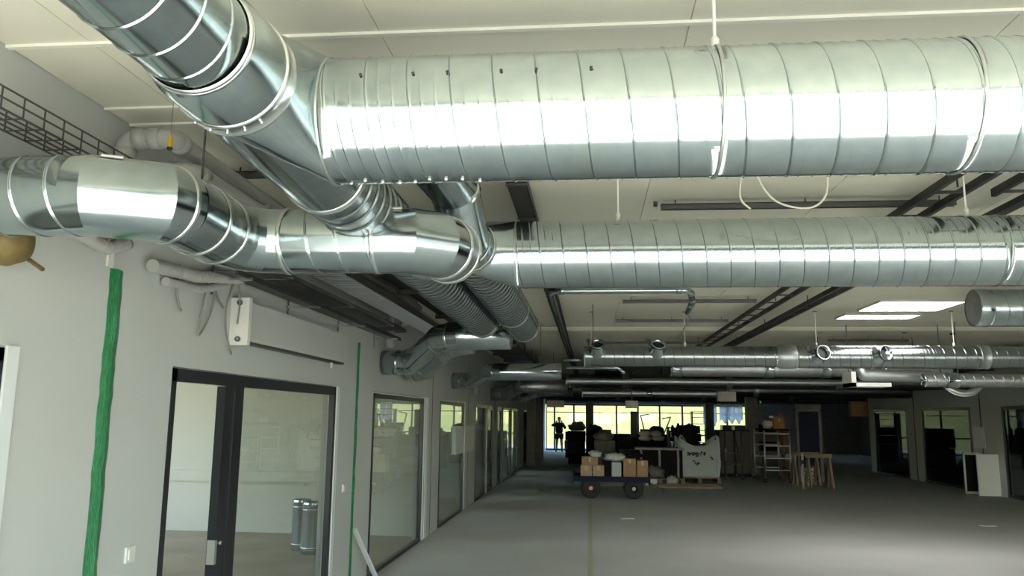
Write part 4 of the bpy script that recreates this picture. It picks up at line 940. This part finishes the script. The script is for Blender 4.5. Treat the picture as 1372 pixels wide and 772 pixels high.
# plywood, door frame, sawhorses
solo(MB().beam((5.74, 24.9, .02), (5.74, 25.05, 1.95), .42, .03), 'plywood_panel', PLY, 'orange plywood panel standing right of the scaffold', 'panel', (5.74, 24.9, 0))
t = thing('door_frame_set', 'pale standing door frame with a dark leaf right of the plywood', 'door', (6.35, 24.3, 0))
MB().box(5.98, 6.05, 24.25, 24.35, 0, 2.05).build('frame_post', GREYP, t); MB().box(6.62, 6.70, 24.25, 24.35, 0, 2.05).build('frame_post', GREYP, t); MB().box(5.98, 6.70, 24.25, 24.35, 2.0, 2.2).build('frame_head', GREYP, t)
MB().box(6.05, 6.62, 24.28, 24.32, .05, 2.0).build('leaf', NAVY, t)
def sawhorse(x0, x1, y, h, lab, m=WOOD):
    t = thing('sawhorse', lab, 'trestle', ((x0 + x1) / 2, y, 0), 'timber trestles')
    MB().box(x0, x1, y - .05, y + .05, h - .1, h).build('top_beam', m, t)
    for xx in (x0 + .06, x1 - .06):
        for s_ in (-1, 1): MB().beam((xx, y, h - .05), (xx, y + s_ * .25, 0.02), .09, .05).build('leg', m, t)
sawhorse(5.42, 6.12, 22.6, .9, 'left timber trestle right of the scaffold'); sawhorse(5.62, 6.28, 22.0, .88, 'right timber trestle before the dark door leaf')
t = thing('steel_prop', 'pink and white steel prop standing between the timber trestles', 'prop', (5.52, 21.9, 0))
MB().lathe((5.52, 21.9, 0), (0, 0, 1), [(0, .06), (.01, .06), (.011, .03), (.9, .03)], 14, True, True).build('tube', SACK, t); MB().lathe((5.52, 21.9, .62), (0, 0, 1), [(0, .035), (.1, .035)], 14).build('sleeve', DSTEEL, t)
t = thing('white_crate', 'white slatted crate on the floor under the right trestle', 'crate', (5.9, 23, 0))
MB().box(5.7, 6.05, 22.85, 23.15, .03, .06).box(5.7, 5.74, 22.85, 23.15, .03, .5).box(6.02, 6.06, 22.85, 23.15, .03, .5).build('frame', WHITE, t)
for k in range(4): MB().box(5.7, 6.06, 22.84, 22.86, .06 + k * .11, .14 + k * .11).build('slat', SACK, t)
# leaning boards at right wall
def lean(x, y, w_, h, th, m, name, lab, rim=None, tilt=.18):
    t = thing(name, lab, 'board', (x, y, 0))
    if rim:
        MB().cbox((x, y, h / 2), (w_ * .86, th * .6, h * .9)).build('mesh_panel', rim, t)
        for s_ in (-1, 1): MB().cbox((x + s_ * w_ * .46, y, h / 2), (w_ * .09, th, h)).build('stile', m, t)
        for zz in (.03, h - .03): MB().cbox((x, y, zz), (w_, th, .06)).build('rail', m, t)
    else:
        MB().cbox((x, y, h / 2), (w_, th, h)).build('sheet', m, t); MB().cbox((x, y - th / 2 - .003, h / 2), (w_ * .96, .006, h * .97)).build('face_film', WTRIM, t)
lean(9.42, 21.2, .42, 1.0, .05, SACK, 'framed_panel', 'wood framed dark panel leaning at the right wall', DARKC)
lean(9.55, 20.7, .50, .98, .04, WTRIM, 'white_board', 'white board leaning against the right wall beside the black door frame')
solo(MB().box(9.5, 10.2, 30.5, 30.8, 1.9, 2.6), 'duct_cover', CARD, 'brown box hanging below the ceiling in the dark recess', 'box', (9.8, 30.6, 1.9))
# left wall far bits
solo(MB().box(WX + .01, WX + .16, 30.9, 31.1, 1.0, 1.3), 'wall_notice', WHITE, 'small white notice far along the left wall', 'notice', (WX + .01, 31, 1))

# ------------------------------------------------------------------ person at the far door
def skinned(name, verts, edges, radii, m, parent, root=0, sub=2):
    me = bpy.data.meshes.new(name); me.from_pydata(verts, edges, []); me.materials.append(m)
    o = bpy.data.objects.new(name, me); COL.objects.link(o); o.parent = parent
    md = o.modifiers.new('skin', 'SKIN'); md.use_smooth_shade = True
    for i, r_ in enumerate(radii): me.skin_vertices[0].data[i].radius = (r_, r_) if not isinstance(r_, tuple) else r_
    me.skin_vertices[0].data[root].use_root = True
    s_ = o.modifiers.new('sub', 'SUBSURF'); s_.levels = s_.render_levels = sub
    return o
P = thing('person', 'person in dark clothes standing at the far glass door with hands raised to the face', 'person', (-1.58, 42.3, 0))
if True:
    V = [(0, 0, .95), (0, 0, 1.15), (0, 0, 1.38), (0, -.01, 1.5), (0, -.01, 1.58),
         (-.19, 0, 1.41), (-.38, -.08, 1.33), (-.19, -.22, 1.46), (.19, 0, 1.41), (.33, -.06, 1.18), (.14, -.22, 1.42),
         (-.10, 0, .90), (-.12, -.02, .50), (-.14, .02, .09), (.10, 0, .90), (.12, -.02, .50), (.15, .02, .09)]
    Ed = [(0, 1), (1, 2), (2, 3), (3, 4), (2, 5), (5, 6), (6, 7), (2, 8), (8, 9), (9, 10), (0, 11), (11, 12), (12, 13), (0, 14), (14, 15), (15, 16)]
    Ra = [(.15, .11), (.14, .10), (.16, .10), .055, .055, .06, .045, .03, .06, .045, .03, .10, .075, .052, .10, .075, .052]
    skinned('body', V, Ed, Ra, SKIN, P)
    skinned('jacket', [(0, 0, .90), V[1], V[2], V[5], V[6], (-.21, -.20, 1.44), V[8], V[9], (.16, -.20, 1.40)], [(0, 1), (1, 2), (2, 3), (3, 4), (4, 5), (2, 6), (6, 7), (7, 8)], [(.22, .16), (.21, .15), (.22, .14), .095, .075, .055, .095, .075, .055], CLOTH, P)
    skinned('shorts', [(0, 0, 1.02), (-.10, 0, .88), (-.12, 0, .60), (.10, 0, .88), (.12, 0, .60)], [(0, 1), (1, 2), (0, 3), (3, 4)], [(.21, .15), .135, .11, .135, .11], CLOTH, P)
    for s_ in (-1, 1):
        skinned('shoe', [(s_ * .14, .03, .05), (s_ * .16, -.10, .04), (s_ * .17, -.18, .035)], [(0, 1), (1, 2)], [.05, .045, .035], RUB, P)
        skinned('sock', [(s_ * .14, .02, .08), (s_ * .13, .01, .38)], [(0, 1)], [.05, .062], CLOTH, P)
        hand = [(s_ * .17, -.22, 1.45), (s_ * .13, -.24, 1.53)]
        vv = list(hand); ee = [(0, 1)]; rr = [.028, .034]
        for k in range(4):
            b0 = (s_ * (.11 + .018 * k), -.245, 1.55); b1 = (s_ * (.08 + .018 * k), -.26, 1.59 + .006 * (2 - abs(k - 1.5))); b2 = (s_ * (.05 + .015 * k), -.25, 1.60)
            i = len(vv); vv += [b0, b1, b2]; ee += [(1, i), (i, i + 1), (i + 1, i + 2)]; rr += [.010, .009, .008]
        i = len(vv); vv += [(s_ * .09, -.23, 1.51), (s_ * .06, -.24, 1.54)]; ee += [(1, i), (i, i + 1)]; rr += [.011, .009]
        skinned('hand', vv, ee, rr, SKIN, P, sub=1)
    hd = MB(); rs = []
    for i in range(1, 14):
        ph = pi * i / 14; ring = []
        for j in range(20):
            a = 2 * pi * j / 20; xx = sin(ph) * cos(a) * .078; yy = sin(ph) * sin(a) * .098; zz = cos(ph) * .115
            if zz < -.02: xx *= .88; yy = yy * .9 - .008
            if abs(a - 1.5 * pi) < .2 and -.03 < zz < .03: yy -= .022
            ring.append(Vector((xx - 1.58, yy + 42.28, zz + 1.66)))
        rs.append(ring)
    head = hd.rings(rs, True, True, True).build('head', SKIN, P)
    for s_ in (-1, 1):
        MB().lathe((-1.58 + s_ * .03, 42.28 - .086, 1.67), (0, -1, 0), [(0, .012), (.006, .008), (.008, 0)], 10).build('eye', WHITE, head)
        MB().lathe((-1.58 + s_ * .078, 42.29, 1.655), (s_, 0, 0), [(-.01, .02), (.01, .026), (.012, .01)], 10).build('ear', SKIN, head)
    MB().box(-1.605, -1.555, 42.19, 42.20, 1.600, 1.607).build('mouth', RED, head)
    hr = MB(); rs = []
    for i in range(1, 9):
        ph = pi * i / 14
        rs.append([Vector((sin(ph) * cos(2 * pi * j / 20) * .088 - 1.58, sin(ph) * sin(2 * pi * j / 20) * .105 + 42.295, cos(ph) * .125 + 1.665)) for j in range(20)])
    hr.rings(rs, True, True).build('hair', HAIR, P)
